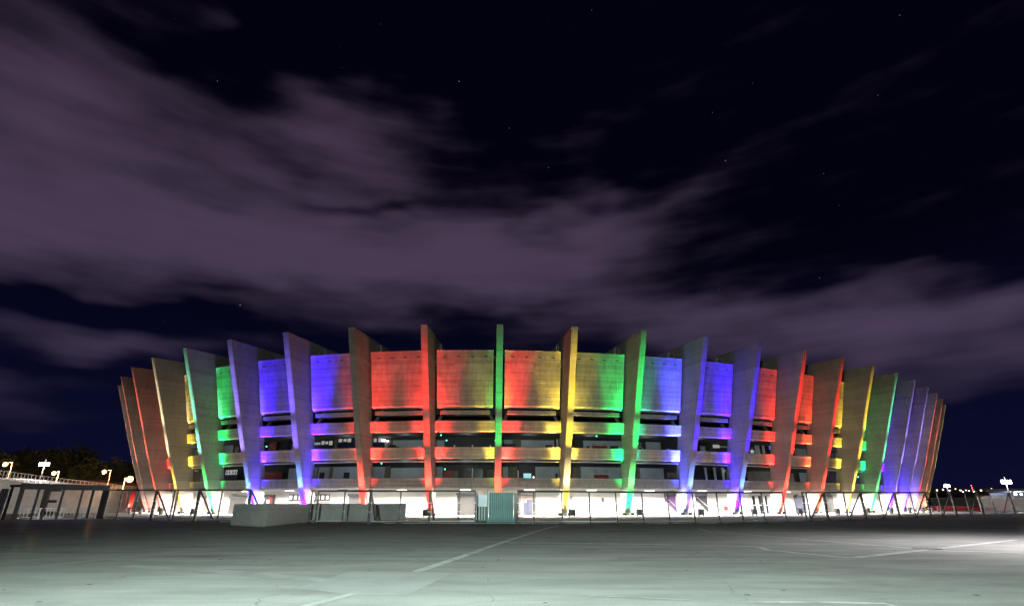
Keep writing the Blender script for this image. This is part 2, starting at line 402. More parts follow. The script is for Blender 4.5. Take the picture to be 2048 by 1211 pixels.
obj('lid', cbm, M['iron'], mh)

# ------------------------------------------------------------------ stadium geometry (fitted positions of the 23 ribs)
FB = [(-72.23, 112.42, -145.53), (-66.69, 105.14, -139.76), (-60.42, 98.49, -133.57), (-53.45, 92.57, -127.04), (-45.84, 87.51, -120.25),
      (-37.68, 83.39, -113.35), (-29.09, 80.27, -106.48), (-20.18, 78.20, -100.6), (-11.10, 77.15, -94.3), (-1.96, 77.09, -87.8),
      (7.14, 77.94, -81.5), (16.13, 79.65, -76.4), (24.93, 82.12, -71.5), (33.51, 85.29, -67.6), (41.84, 89.07, -63.9), (49.89, 93.41, -60.1),
      (57.65, 98.25, -56.7), (65.11, 103.53, -53.3), (72.27, 109.22, -50.0), (79.13, 115.28, -47.1), (85.68, 121.66, -44.4), (91.91, 128.35, -41.5), (97.84, 135.31, -38.6)]
N = len(FB)
FIN = []
for x, y, a in FB:
    n = Vector((math.cos(R(a)), math.sin(R(a)), 0)); t = Vector((-n.y, n.x, 0))        # t: to the right seen from outside
    m = Matrix(((t.x, n.x, 0, x), (t.y, n.y, 0, y), (0, 0, 1, 0), (0, 0, 0, 1)))      # local x = along facade, y = outward
    FIN.append((Vector((x, y, 0)), n, t, m))
def face(z): return -1.30 + .26 * z          # facade plane, metres outward of the rib foot
stadium = thing('stadium', (0, 0, 0), 'round concrete stadium lit in rainbow colours behind the fence', 'stadium')

# ribs ------------------------------------------------------------
def rib_mesh():
    bm = bmesh.new(); h = .44
    outline = [(0.0, .46), (1.55, 3.7), (4.15, 10.0), (6.75, 17.0), (9.40, 24.05), (4.2, 24.10), (-14, 24.2), (-14, 22.6), (2.9, 20.2),
               (face(14) - .95, 13.2), (face(11) - .9, 11.0), (face(7) - .75, 7.0), (face(4.0) - .65, 4.0), (-1.10, 2.0), (-1.22, .46)]
    L = [bm.verts.new((-h, d, z)) for d, z in outline]; Rr = [bm.verts.new((h, d, z)) for d, z in outline]
    bm.faces.new(L); bm.faces.new(Rr[::-1])
    n = len(outline)
    for i in range(n):
        j = (i + 1) % n; bm.faces.new((L[i], Rr[i], Rr[j], L[j]))
    # raised centre strip of the front edge
    f = outline[:5]
    A = [[bm.verts.new((sx * .30, d + o, z)) for sx, o in ((-1, -.02), (-1, .06), (1, .06), (1, -.02))] for d, z in f]
    for p, q in zip(A, A[1:]):
        for i in range(3): bm.faces.new((p[i], p[i + 1], q[i + 1], q[i]))
    bm.faces.new(A[0][::-1]); bm.faces.new(A[-1])
    return bm
first = obj('rib', rib_mesh(), M['rib'], stadium, FIN[0][3])
ped = bmesh.new(); box(ped, -.36, .36, -1.12, -.08, 0, .46)
fped = obj('rib_foot', ped, M['white'], stadium, FIN[0][3])
tr = bmesh.new(); ring(tr, (.62, 1.6, 23.0), (0, 1, 0), (0, 0, 1), .55, .66, .06, n=18)
fring = obj('cable_ring', tr, M['galv'], stadium, FIN[0][3])
tp = bmesh.new(); tube(tp, (.62, .95, 21.9), (.62, .95, 23.9), .07); tube(tp, (.62, .55, 21.9), (.62, .55, 23.7), .05)
fpipe = obj('roof_pipe', tp, M['pipe'], stadium, FIN[0][3])
for i in range(1, N):
    link('rib', first.data, stadium, FIN[i][3]); link('rib_foot', fped.data, stadium, FIN[i][3])
    mm = FIN[i][3].copy()
    if i > 9: mm = mm @ Matrix.Scale(-1, 4, (1, 0, 0))
    link('cable_ring', fring.data, stadium, mm); link('roof_pipe', fpipe.data, stadium, mm)

# bays ------------------------------------------------------------
class Bay:
    def __init__(s, i):
        a, b = FIN[i], FIN[i + 1]
        o = (a[0] + b[0]) / 2; ex = (b[0] - a[0]); s.h0 = ex.length / 2; ex.normalize(); ey = Vector((ex.y, -ex.x, 0))
        s.m = Matrix(((ex.x, ey.x, 0, o.x), (ex.y, ey.y, 0, o.y), (0, 0, 1, 0), (0, 0, 0, 1))); s.o, s.ex, s.ey = o, ex, ey
        s.kr = b[1].dot(ex) / b[1].dot(ey); s.kl = a[1].dot(ex) / a[1].dot(ey)
    def xl(s, d): return -s.h0 + s.kl * d
    def xr(s, d): return s.h0 + s.kr * d
    def px(s, x, y, d):
        """local x, z where the line of sight through a photo pixel meets the bay plane d metres out"""
        v = ray(x, y); c = Vector((0, 0, CAM_H)) - s.o
        t = (d - c.dot(s.ey)) / v.dot(s.ey); p = c + v * t
        return p.dot(s.ex), p.z
    def prism(s, prof, gap, bm=None, sub=1):
        bm = bm or bmesh.new(); rows = []
        for k in range(sub + 1):
            u = k / sub; rows.append([bm.verts.new(((s.xl(d) + gap) * (1 - u) + (s.xr(d) - gap) * u, d, z)) for d, z in prof])
        n = len(prof)
        for p, q in zip(rows, rows[1:]):
            for i in range(n):
                j = (i + 1) % n; bm.faces.new((p[i], p[j], q[j], q[i]))
        bm.faces.new(rows[0][::-1]); bm.faces.new(rows[-1])
        return bm
BAY = [Bay(i) for i in range(N - 1)]
slot_bm = B(-.24, .24, -.03, .012, -.07, .07); slot_me = bpy.data.meshes.new('drain_slot'); slot_bm.to_mesh(slot_me); slot_bm.free(); slot_me.materials.append(M['dark'])
GD = -5.2                                     # gallery back wall, metres behind the facade plane
for i, b in enumerate(BAY):
    f = face
    pn = obj('facade_panel', b.prism([(f(14.45) + .0, 14.45), (f(21.9), 21.9), (f(21.9) - .5, 21.9), (f(14.1) - .55, 14.1), (f(14.1) - .32, 14.08)], .80), M['panel'], stadium, b.m)
    for u in (-.36, -.12, .12, .36):
        d = f(21.0); x = u * (b.xr(d) - b.xl(d) - 1.6)
        link('drain_slot', slot_me, pn, Matrix.Translation((x, d + .004, 21.0)) @ Matrix.Rotation(-math.atan(.26), 4, 'X'))
    obj('soffit_beam', b.prism([(f(13.25) - .02, 13.25), (f(13.8) - .08, 13.80), (f(13.8) - 1.8, 13.80), (f(13.2) - 1.8, 13.20)], 1.25), M['panel'], stadium, b.m)
    for sgn, xe in ((-1, b.xl), (1, b.xr)):
        sb = bmesh.new(); x0 = xe(2.0) - sgn * .55
        beam(sb, (x0, f(12) - 1.2, 12.0), (x0 - sgn * 1.1, f(14) - 1.9, 14.3), .42, .42)
        obj('brace', sb, M['slab'], stadium, b.m)
    for z0, z1 in ((10.95, 12.42), (7.42, 8.95), (3.62, 4.95)):
        obj('parapet', b.prism([(f(z0 + .12) , z0 + .12), (f(z1), z1), (f(z1) - .32, z1), (f(z0) - .36, z0), (f(z0) - .12, z0)], .50), M['panel'], stadium, b.m)
        obj('floor_slab', b.prism([(f(z0) - .37, z0 + .02), (f(z0) - .37, z0 + .34), (f(z0) - 9, z0 + .34), (f(z0) - 9, z0 + .02)], .02), M['slab'], stadium, b.m)
    # closed top behind the panels, roof deck
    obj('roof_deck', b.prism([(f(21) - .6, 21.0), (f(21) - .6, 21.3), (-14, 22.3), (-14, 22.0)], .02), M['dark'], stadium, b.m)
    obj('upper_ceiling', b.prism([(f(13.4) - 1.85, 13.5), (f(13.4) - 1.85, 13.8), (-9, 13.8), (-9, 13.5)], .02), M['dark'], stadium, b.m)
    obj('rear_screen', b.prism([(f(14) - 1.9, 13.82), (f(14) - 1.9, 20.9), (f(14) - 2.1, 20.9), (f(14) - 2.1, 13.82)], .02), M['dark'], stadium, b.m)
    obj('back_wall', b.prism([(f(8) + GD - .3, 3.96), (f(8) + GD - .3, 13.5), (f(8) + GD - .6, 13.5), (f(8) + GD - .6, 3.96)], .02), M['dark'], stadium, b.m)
    obj('conduit', b.prism([(f(7.1) - .45, 7.03), (f(7.1) - .45, 7.17), (f(7.1) - .6, 7.17), (f(7.1) - .6, 7.03)], .50), M['pipe'], stadium, b.m)
    obj('concourse_floor', b.prism([(2.2, 0.0), (2.2, .02), (1.2, .10), (-9, .10), (-9, 0.0)], .0), M['floor'], stadium, b.m)
    obj('concourse_wall', b.prism([(-4.0, .10), (-4.0, 3.60), (-4.3, 3.60), (-4.3, .10)], .0), M['white'], stadium, b.m)
    obj('concourse_ceiling', b.prism([(f(3.6) - .40, 3.52), (f(3.6) - .40, 3.615), (-4.0, 3.615), (-4.0, 3.52)], .02), M['white'], stadium, b.m)

# strip lamps under the first floor
lb = bmesh.new(); box(lb, -.75, .75, -.11, .11, -.03, .06); lh = obj('ceiling_lamp', lb, M['grey'], stadium, BAY[0].m @ Matrix.Translation((0, -1.6, 3.45)))
ld = bmesh.new(); box(ld, -.72, .72, -.08, .08, -.07, -.031); lt = obj('diffuser', ld, G['tube'], lh)
for i, b in enumerate(BAY):
    if i:
        o = link('ceiling_lamp', lh.data, stadium, b.m @ Matrix.Translation((0, -1.6, 3.45))); link('diffuser', lt.data, o)
    else: o = lh
    d = bpy.data.lights.new('strip_light', 'AREA'); d.shape = 'RECTANGLE'; d.size = 5.6; d.size_y = .25; d.color = (1, .93, .84)
    d.energy = 2300 if 2 <= i <= 18 else 900
    q = bpy.data.objects.new('strip_light', d); COL.objects.link(q); q.parent = stadium
    q.matrix_basis = b.m @ Matrix.Translation((0, -1.1, 3.36)) @ Matrix.Rotation(R(14), 4, 'X')
    for z, e in ((10.3, 26), (6.75, 26)):
        p = bpy.data.lights.new('gallery_fill', 'POINT'); p.energy = e; p.color = (.82, .95, 1.0); p.shadow_soft_size = .25  # added fill without a fixture, lifts the gallery walls
        q = bpy.data.objects.new('gallery_fill', p); COL.objects.link(q); q.parent = stadium
        q.matrix_basis = b.m @ Matrix.Translation((0, face(z) - 2.6, z))

# gallery fit-out: what shows behind each parapet --------------------
def fit(i, rect, m, name, d=None, proud=.06, level=None):
    """a piece of the gallery or concourse back wall whose photo rectangle is rect"""
    b = BAY[i]; x0, y0, x1, y1 = rect
    if d is None: d = face(8) + GD - .3
    xa, za = b.px(x0, y1, d); xb, zb = b.px(x1, y0, d); _, zc = b.px(x1, y1, d); _, zd = b.px(x0, y0, d)
    z0, z1 = min(za, zc), max(zb, zd)
    if level is not None: z0 = level
    return obj(name, B(min(xa, xb), max(xa, xb), d, d + proud, z0, z1), m, stadium, b.m)
L2, L1 = 7.77, 3.97      # gallery floor levels
def wall(i, x0, y0, x1, lv, m='gwall', name='wall_panel', proud=.06): return fit(i, (x0, y0, x1, y0 + 14), M[m], name, proud=proud, level=lv)
# bay 4 (fourth and fifth rib), bay 5 ...  pixel measures from the photograph
wall(3, 379, 896, 396, L2, 'gwall'); wall(3, 377, 946, 402, L1, 'pillar'); wall(3, 404, 950, 424, L1, 'dark', 'kiosk', .5)
wall(4, 445, 886, 468, L2); wall(4, 448, 939, 480, L1, 'navy', 'kiosk', .3)
wall(5, 516, 890, 528, L2, 'dark', 'kiosk', .3); wall(5, 540, 884, 556, L2, 'redc', 'counter', .3); wall(5, 583, 888, 592, L2)
wall(5, 530, 944, 566, L1, 'redc', 'counter', .4); wall(5, 577, 936, 602, L1)
wall(6, 621, 874, 672, L2, 'navy', 'kiosk', .5); wall(6, 672, 873, 679, L2, 'pillar', 'pillar', .55); wall(6, 679, 874, 715, L2, 'navy', 'kiosk', .5)
wall(6, 621, 934, 718, L1); wall(6, 634, 934, 639, L1, 'pillar', 'pillar', .12); wall(6, 659, 934, 667, L1, 'pillar', 'pillar', .12)
wall(6, 638, 944, 650, L1, 'dark', 'hatch', .10); wall(6, 687, 944, 700, L1, 'dark', 'hatch', .10)
wall(7, 738, 877, 771, L2, 'navy', 'kiosk', .5); wall(7, 771, 882, 777, L2, 'gwall', 'pillar', .5); wall(7, 776, 880, 785, L2, 'pillar', 'pillar', .3); wall(7, 785, 880, 850, L2)
wall(7, 781, 890, 793, L2, 'dark', 'refuse_bin', .9); wall(7, 795, 893, 798, L2, 'dark', 'refuse_bin', .7)
wall(7, 738, 933, 770, L1); wall(7, 770, 932, 781, L1, 'pillar', 'pillar', .2); wall(7, 781, 935, 852, L1)
wall(8, 866, 880, 889, L2); wall(8, 866, 933, 886, L1); wall(8, 888, 941, 906, L1, 'redc', 'counter', .4); wall(8, 906, 941, 917, L1, 'pillar', 'pillar', .3)
wall(8, 926, 937, 944, L1, 'glass', 'window', .1); wall(8, 946, 937, 966, L1, 'glass', 'window', .1); wall(8, 944, 936, 946, L1, 'pipe', 'mullion', .16); wall(8, 974, 939, 989, L1, 'olive', 'door', .1)
wall(9, 1003, 879, 1025, L2); wall(9, 1003, 888, 1030, L2, 'dark', 'counter', .8); wall(9, 1025, 878, 1042, L2, 'olive', 'pillar', .14); wall(9, 1042, 880, 1108, L2)
wall(9, 1091, 890, 1103, L2, 'dark', 'refuse_bin', .8); wall(9, 1113, 878, 1116, L2, 'pipe', 'mullion', .2); wall(9, 1119, 877, 1121, L2, 'pipe', 'mullion', .2)
wall(9, 1004, 933, 1016, L1); wall(9, 1017, 933, 1034, L1, 'olive', 'door', .1); wall(9, 1035, 940, 1037, L1, 'pipe', 'mullion', .2); wall(9, 1071, 933, 1126, L1)
fit(9, (1047, 946, 1062, 958), G['screen'], 'screen', proud=.12); fit(9, (1066, 952, 1068, 956), G['spotw'], 'lit_notice', proud=.12)
wall(9, 1111, 946, 1115, L1, 'dark', 'hatch', .1); wall(9, 1118, 944, 1126, L1, 'dark', 'hatch', .1)
wall(10, 1147, 873, 1164, L2, 'dark', 'door', .15); wall(10, 1167, 882, 1250, L2); wall(10, 1174, 892, 1176, L2, 'dark', 'post', .5)
wall(10, 1185, 892, 1212, L2, 'redc', 'counter', .5); wall(10, 1221, 892, 1233, L2, 'dark', 'refuse_bin', .6)
for yy, xs in ((887, (1185, 1207)), (940, (1188, 1209))):
    for xx in xs: fit(10, (xx, yy, xx + 5, yy + 5), M['dark'], 'notice', proud=.10); fit(10, (xx + 1, yy + 1, xx + 4, yy + 4), M['menu'], 'notice_face', proud=.13)
wall(10, 1141, 934, 1152, L1, 'pillar', 'pillar', .2); wall(10, 1152, 934, 1161, L1, 'olive', 'door', .1); wall(10, 1161, 934, 1250, L1)
wall(10, 1188, 949, 1215, L1, 'redc', 'counter', .5); wall(10, 1241, 945, 1250, L1, 'dark', 'hatch', .1)
wall(11, 1292, 884, 1320, L2); wall(11, 1270, 934, 1278, L1, 'pillar', 'pillar', .2); wall(11, 1278, 936, 1326, L1); fit(11, (1333, 945, 1354, 955), M['pillar'], 'stair_soffit', proud=.5)
wall(11, 1333, 897, 1336, L2, 'pipe', 'post', .3)
wall(12, 1401, 892, 1408, L2, 'gwall', 'post', .3); fit(12, (1440, 892, 1456, 894), M['menu'], 'notice', proud=.2)
for xx in (1426, 1432, 1457): fit(12, (xx, 889, xx + 5, 895), G['menuglow'], 'menu_board', proud=.2)
wall(12, 1407, 938, 1460, L1, 'glass', 'window', .1)
for xx in (1409, 1427, 1443, 1456): wall(12, xx, 934, xx + 2, L1, 'pipe', 'mullion', .2)
wall(13, 1500, 889, 1552, L2, 'glass', 'window', .1)
for xx in (1509, 1514, 1524, 1546): wall(13, xx, 886, xx + 1.6, L2, 'pipe', 'mullion', .2)
fit(13, (1538, 891, 1545, 899), G['bluesign'], 'blue_sign', proud=.2)
for xx in (1494, 1507, 1520, 1533, 1546): wall(13, xx, 942, xx + 10, L1, 'cream', 'shutter', .1)
wall(14, 1590, 897, 1611, L2); wall(14, 1580, 946, 1586, L1); wall(14, 1600, 945, 1613, L1)
wall(15, 1657, 906, 1667, L2); wall(15, 1672, 906, 1682, L2); wall(16, 1712, 905, 1722, L2, 'glass', 'window', .1)
wall(2, 330, 900, 338, L2, 'dark', 'kiosk', .4); wall(2, 334, 950, 344, L1, 'redc', 'counter', .4)
# lit menu boards over the kiosks, in their own frames
for i, r in ((6, (647, 882, 653, 889)), (6, (655, 883, 660, 888)), (6, (662, 882, 669, 890)), (6, (681, 878, 688, 884)), (6, (691, 878, 697, 883)), (6, (699, 877, 706, 884)),
             (7, (741, 877, 747, 883)), (7, (750, 877, 756, 884)), (7, (759, 876, 765, 884))):
    fit(i, r, G['menuglow'], 'menu_board', proud=.62)
for r in ((766, 878, 771, 883), (775, 881, 779, 883)): fit(7, r, G['spotw'], 'spot_lamp', proud=.7)
fit(4, (455, 940, 478, 948), G['menuglow'], 'lit_fascia', proud=.40)
for xx in (457, 462, 469, 474): fit(4, (xx, 941.5, xx + 3, 946.5), M['blueprint'], 'fascia_print', proud=.44)
# shop sign lettering
b = BAY[6]; dd = face(8) + GD + .25
x, z = b.px(633, 888.6, dd)
text('sign_lettering', 'Point', .62, G['txt'], stadium, b.m @ Matrix.Translation((x, dd, z)) @ Matrix.Rotation(math.pi, 4, 'Z') @ Matrix.Rotation(math.pi / 2, 4, 'X') if False else b.m @ Matrix(((1, 0, 0, x), (0, 0, -1, dd), (0, 1, 0, z), (0, 0, 0, 1))) @ Matrix.Scale(1, 4))
# outline pictograms of a person on dark boards
for i, cx_, cy_, rr in ((11, 1279.5, 887.5, 3.2), (4, 474, 898, 2.6)):
    b = BAY[i]; d = face(8) + GD - .28
    x, z = b.px(cx_, cy_, d); x2, _ = b.px(cx_ + rr, cy_, d); r = x2 - x
    pb = bmesh.new(); ring(pb, (x, d, z), (1, 0, 0), (0, 0, 1), r * .78, r * 1.05, -.03)
    ring(pb, (x, d, z - r * 3.4), (1, 0, 0), (0, 0, 1), r * 1.75, r * 2.05, -.03, R(5), R(175), 16)
    obj('pictogram', pb, G['pict'], stadium, b.m)
# gallery handrail with short white posts (rib nine to ten)
b = BAY[8]
for xx in (909, 945, 981): fit(8, (xx - 1.4, 889, xx + 1.4, 894), M['pipe'], 'post', d=face(9) - 1.2, proud=.1)
fit(8, (892, 893.6, 992, 894.8), M['greysteel'], 'handrail', d=face(9) - 1.2, proud=.06)
# small green emergency lamps
for i, xx, yy in ((8, 882, 869.5), (8, 893, 880), (8, 890, 937.5), (5, 533, 892), (7, 763, 926), (10, 1193, 871.5), (9, 990.5, 880), (15, 1651, 955), (16, 1716, 953)):
    b = BAY[i]; d = face(9) - 1.6; x, z = b.px(xx, yy, d)
    e = bmesh.new(); bmesh.ops.create_icosphere(e, subdivisions=1, radius=.10)
    obj('emergency_lamp', e, G['ledg'], stadium, b.m @ Matrix.Translation((x, d, z)))

# concourse doors, shutters, signs -------------------------------------
CD = -4.0
def con(i, rect, m, name, proud=.05, floor=True): return fit(i, rect, m, name, d=CD, proud=proud, level=.10 if floor else None)
def shutter(i, rect, hood=True):
    o = con(i, rect, M['shutter'], 'shutter', .05)
    b = BAY[i]; x0, _ = b.px(rect[0], rect[3], CD); x1, _ = b.px(rect[2], rect[3], CD); _, z1 = b.px(rect[0], rect[1], CD)
    n = int((z1 - .1) / .16)
    sm = None
    for k in range(n):
        z = .12 + k * .16
        if sm is None:
            s = obj('slat', B(x0 + .05, x1 - .05, CD + .05, CD + .085, 0, .125), M['shutter'], o); sm = s.data
            s.matrix_basis = Matrix.Translation((0, 0, z))
        else: link('slat', sm, o, Matrix.Translation((0, 0, z)))
    if hood: obj('shutter_hood', B(x0 - .1, x1 + .1, CD, CD + .3, z1, z1 + .28), M['greysteel'], stadium, b.m)
shutter(8, (913, 989, 951, 1026)); shutter(6, (695, 991, 722, 1026)); shutter(4, (456, 996, 488, 1024)); shutter(15, (1652, 989, 1664, 1020))
con(3, (404, 990, 420, 1020), M['cream'], 'door'); con(2, (335, 990, 346, 1012), M['dark'], 'door')
# doorway with lit arch lamp, near the teal gate
dr = con(9, (1040, 988, 1069, 1026), M['cream'], 'door_surround', .04)
b = BAY[9]
def sub(o, i, rect, m, name, proud, floor=True):
    c = con(i, rect, m, name, proud, floor); c.parent = o; c.matrix_basis = Matrix.Identity(4); return c
d1 = sub(dr, 9, (1047, 998, 1064, 1026), M['bluedoor'], 'door', .09); sub(dr, 9, (1055.2, 999, 1056, 1026), M['dark'], 'door_gap', .10)
sub(dr, 9, (1037, 980, 1041, 1026), M['greysteel'], 'door_post', .30); sub(dr, 9, (1067, 980, 1071, 1026), M['greysteel'], 'door_post', .30); sub(dr, 9, (1037, 981, 1071, 985), M['greysteel'], 'lintel', .35, False)
sub(dr, 9, (1049, 999, 1053, 1004), M['white'], 'notice', .11, False)
con(14, (1592, 990, 1608, 1021), M['bluedoor'], 'door', .07); con(14, (1590, 988, 1593, 994), M['grey'], 'wall_lamp', .3, False)
gd = con(13, (1501, 990, 1548, 1022), M['glass'], 'glass_front', .05)
for xx in (1500.5, 1513, 1526, 1537, 1547): sub(gd, 13, (xx, 989, xx + 1.4, 1022), M['pipe'], 'mullion', .12)
sub(gd, 13, (1500, 1008.5, 1548, 1010), M['pipe'], 'transom', .13, False); sub(gd, 13, (1500, 988.5, 1549, 990.5), M['pipe'], 'head_rail', .14, False)
for i, r in ((6, (624, 988, 660, 1000)), (5, (578, 988, 606, 1000))):
    o = con(i, r, M['dark'], 'sign_box', .12, False); x0, y0, x1, y1 = r; n = 4 if i == 6 else 3; w = (x1 - x0) / n
    for k in range(n): sub(o, i, (x0 + k * w + 1.6, y0 + 2, x0 + (k + 1) * w - 1.2, y1 - 2.2), G['sign'], 'sign_face', .16, False)
    con(i, (x0 - 1, y1 + 2, x1, 1026), M['cream'], 'panel', .06)
o = con(5, (524, 989, 551, 1026), M['dark'], 'kiosk', .2); sub(o, 5, (536, 994, 547, 1026), M['red'], 'banner', .26); sub(o, 5, (526, 996, 532, 1001), G['screen'], 'screen', .26, False); sub(o, 5, (535, 999, 542, 1006), M['white'], 'poster', .30, False)
con(10, (1203, 995, 1208, 1003), M['grey'], 'notice', .05, False); con(12, (1449, 1011, 1454, 1020), M['redc'], 'poster', .04, False); con(12, (1454, 1011, 1459, 1018), M['blueprint'], 'poster', .04, False)
con(10, (1139, 991, 1145, 1000), M['cream'], 'notice', .04, False)
# two doorways that open on rising stairs
for i, (x0, x1), m in ((11, (1330, 1352), 'purple'), (12, (1392, 1415), 'dark')):
    b = BAY[i]; xa, _ = b.px(x0, 1005, CD); xb, _ = b.px(x1, 1005, CD)
    o = obj('stair_opening', B(xa, xb, CD, CD + .03, .10, 3.2), M[m], stadium, b.m)
    obj('stair_lintel', B(xa - .05, xb + .05, CD, CD + .10, 2.75, 3.3), M['greysteel'], stadium, b.m)
    n = 9; st = None
    for k in range(n):
        h = .10 + .2 * (n - k); xs = xa + (xb - xa) * k / n
        obj('stair_tread', B(xs, xa + (xb - xa) * (k + 1) / n, CD + .031, CD + .16, .10, h), M['white'], o)
    hb = bmesh.new(); tube(hb, (xa + .1, CD + .2, 2.6), (xb - .05, CD + .2, 1.1), .035); obj('handrail', hb, M['pipe'], o)

# ------------------------------------------------------------------ coloured floodlights
RED, YEL, GRN, BLU, VIO, WHT = (1, .02, .015), (1, .70, .04), (0, 1, .15), (.035, .0, 1), (.16, .09, 1), (.80, .80, 1)
CY, OLV, PNK, LAV = (.03, .20, 1), (.72, .80, .05), (1, .12, .10), (.24, .18, 1)
#        near foot, far uplight, left side, left power, right side, right power
C = [(RED, PNK, 0, 0, RED, .08), (RED, PNK, 0, 0, RED, .08), (RED, PNK, 0, 0, RED, .7), (YEL, (1, .85, .5), PNK, .25, YEL, .8), (GRN, (.25, 1, .7), WHT, .35, GRN, 1.1),
     (CY, LAV, LAV, .55, BLU, 1.0), (CY, VIO, BLU, .55, BLU, 1.5), (RED, 0, RED, .40, RED, 1.0), (RED, RED, RED, .9, RED, .8), (RED, GRN, OLV, .22, RED, 1.6),
     ((1, .80, .30), YEL, YEL, 1.0, YEL, .75), (GRN, GRN, GRN, 1.0, (0, .9, .5), .40), (CY, BLU, (.05, .06, 1), 1.5, BLU, .5), (CY, BLU, BLU, 1.5, BLU, .45), (RED, RED, RED, .8, RED, .15),
     (RED, RED, (1, .06, .02), 1.0, YEL, .15), (YEL, YEL, YEL, 1.0, YEL, .2), (GRN, (.1, 1, .5), GRN, 1.0, GRN, .2), (BLU, LAV, BLU, 1.3, BLU, .3), (BLU, LAV, BLU, 1.3, BLU, .3),
     (RED, PNK, VIO, 1.0, RED, .2), (RED, PNK, RED, .5, RED, .2), (YEL, (.8, .9, .3), YEL, .3, YEL, .1)]
ORD = ['first', 'second', 'third', 'fourth', 'fifth', 'sixth', 'seventh', 'eighth', 'ninth', 'tenth', 'eleventh', 'twelfth', 'thirteenth', 'fourteenth', 'fifteenth',
       'sixteenth', 'seventeenth', 'eighteenth', 'nineteenth', 'twentieth', 'twenty-first', 'twenty-second', 'twenty-third']
def cname(c):
    return {RED: 'red', YEL: 'yellow', GRN: 'green', BLU: 'blue', VIO: 'violet', WHT: 'pale white', CY: 'blue', OLV: 'yellow-green', PNK: 'pink', LAV: 'lavender'}.get(c, 'coloured')
lens_m = {}
def lens(c):
    if c not in lens_m: lens_m[c] = glow(cname(c) + '_lens', tuple(.85 * v + .08 for v in c), 3.0)
    return lens_m[c]
hb = B(-.46, .46, -.10, .22, .14, .92); bmesh.ops.bevel(hb, geom=hb.edges[:], offset=.03, segments=1, affect='EDGES'); house_me = None
for i in range(N):
    p, n, t, m = FIN[i]
    near, far, lc, lp, rc, rp = C[i]
    def loc(x, d, z): return p + t * x + n * d + Vector((0, 0, z))
    o = thing('floodlight', None, f'black box floodlight standing before the {ORD[i]} rib from the left', 'floodlight', 'box floodlights before the ribs', mat=m @ Matrix.Translation((.25, 3.1, 0)))
    if house_me is None:
        h = obj('housing', hb, M['grey'], o); house_me = h.data
        s = obj('stand', box(box(B(-.40, -.34, -.05, .15, 0, .3), .34, .40, -.05, .15, 0, .3), -.40, .40, -.16, .24, 0, .04), M['black'], o); stand_me = s.data
        q = obj('lens', B(-.38, .38, -.125, -.101, .22, .84), lens(near), o); lens_me = {near: q.data}
    else:
        link('housing', house_me, o); link('stand', stand_me, o)
        if near not in lens_me:
            me = lens_me[C[0][0]].copy(); me.materials[0] = lens(near); lens_me[near] = me
        link('lens', lens_me[near], o)
    sp = spot('beam', loc(.25, 2.95, 1.0), loc(0, 1.9, 6.0), near, 10000, 16, .8, .15)
    spot('fill_wash', loc(.25, 3.25, 1.0), loc(0, 9, 12), (1, .56, .30), 1150, 68, .5, .2)  # added warm fill at the box, brightens rib sides and panels
    if far:
        u = thing('ground_uplight', None, f'{cname(far)} uplight sunk in the paving before the {ORD[i]} rib from the left', 'uplight', 'uplights sunk before the ribs', mat=m @ Matrix.Translation((0, 8.2, 0)))
        obj('rim', ring(bmesh.new(), (0, 0, .004), (1, 0, 0), (0, 1, 0), .16, .22, .02, n=14), M['greysteel'], u)
        gb = bmesh.new(); bmesh.ops.create_circle(gb, cap_ends=True, radius=.16, segments=14)
        for v in gb.verts: v.co.z = .012
        obj('lens', gb, lens(far), u)
        fp = 1.0 if i != 9 else .45
        spot('beam', loc(0, 8.2, .1), loc(0, 4.5, 10), far, 42000 * fp, 8, .9, .08)
        spot('beam', loc(0, 8.2, .1), loc(0, 6.9, 16.5), far, 85000 * fp, 8.5, .8, .08)
    for sgn, c, pw, side in ((-1, lc, lp, 'left'), (1, rc, rp, 'right')):
        if not c or pw <= 0: continue
        u = thing('side_uplight', None, f'{cname(c)} uplight on the {side} side of the {ORD[i]} rib from the left', 'uplight', 'uplights beside the ribs', mat=m @ Matrix.Translation((sgn * .66, .15, .10)))
        obj('housing', B(-.20, .20, -.16, .16, 0, .36), M['black'], u); obj('lens', B(-.17, .17, -.13, .13, .361, .385), lens(c), u)
        gain = 2.1 if c[2] == 1 and c != WHT else (.52 if c == YEL else (.8 if c == GRN else 1.0))
        off = .468 if c in (BLU, LAV, VIO) or c[2] == 1 and c != WHT else .4435
        spot('beam', loc(sgn * off, .30, .6), loc(sgn * .85, 3.25, 18), c, 235000 * pw * gain, 14, 1.0, .003)
        spot('beam', loc(sgn * .4425, .32, .62), loc(sgn * .9, 3.25, 13), c, 15000 * min(pw, 1.1) * gain, 27, .9, .003)

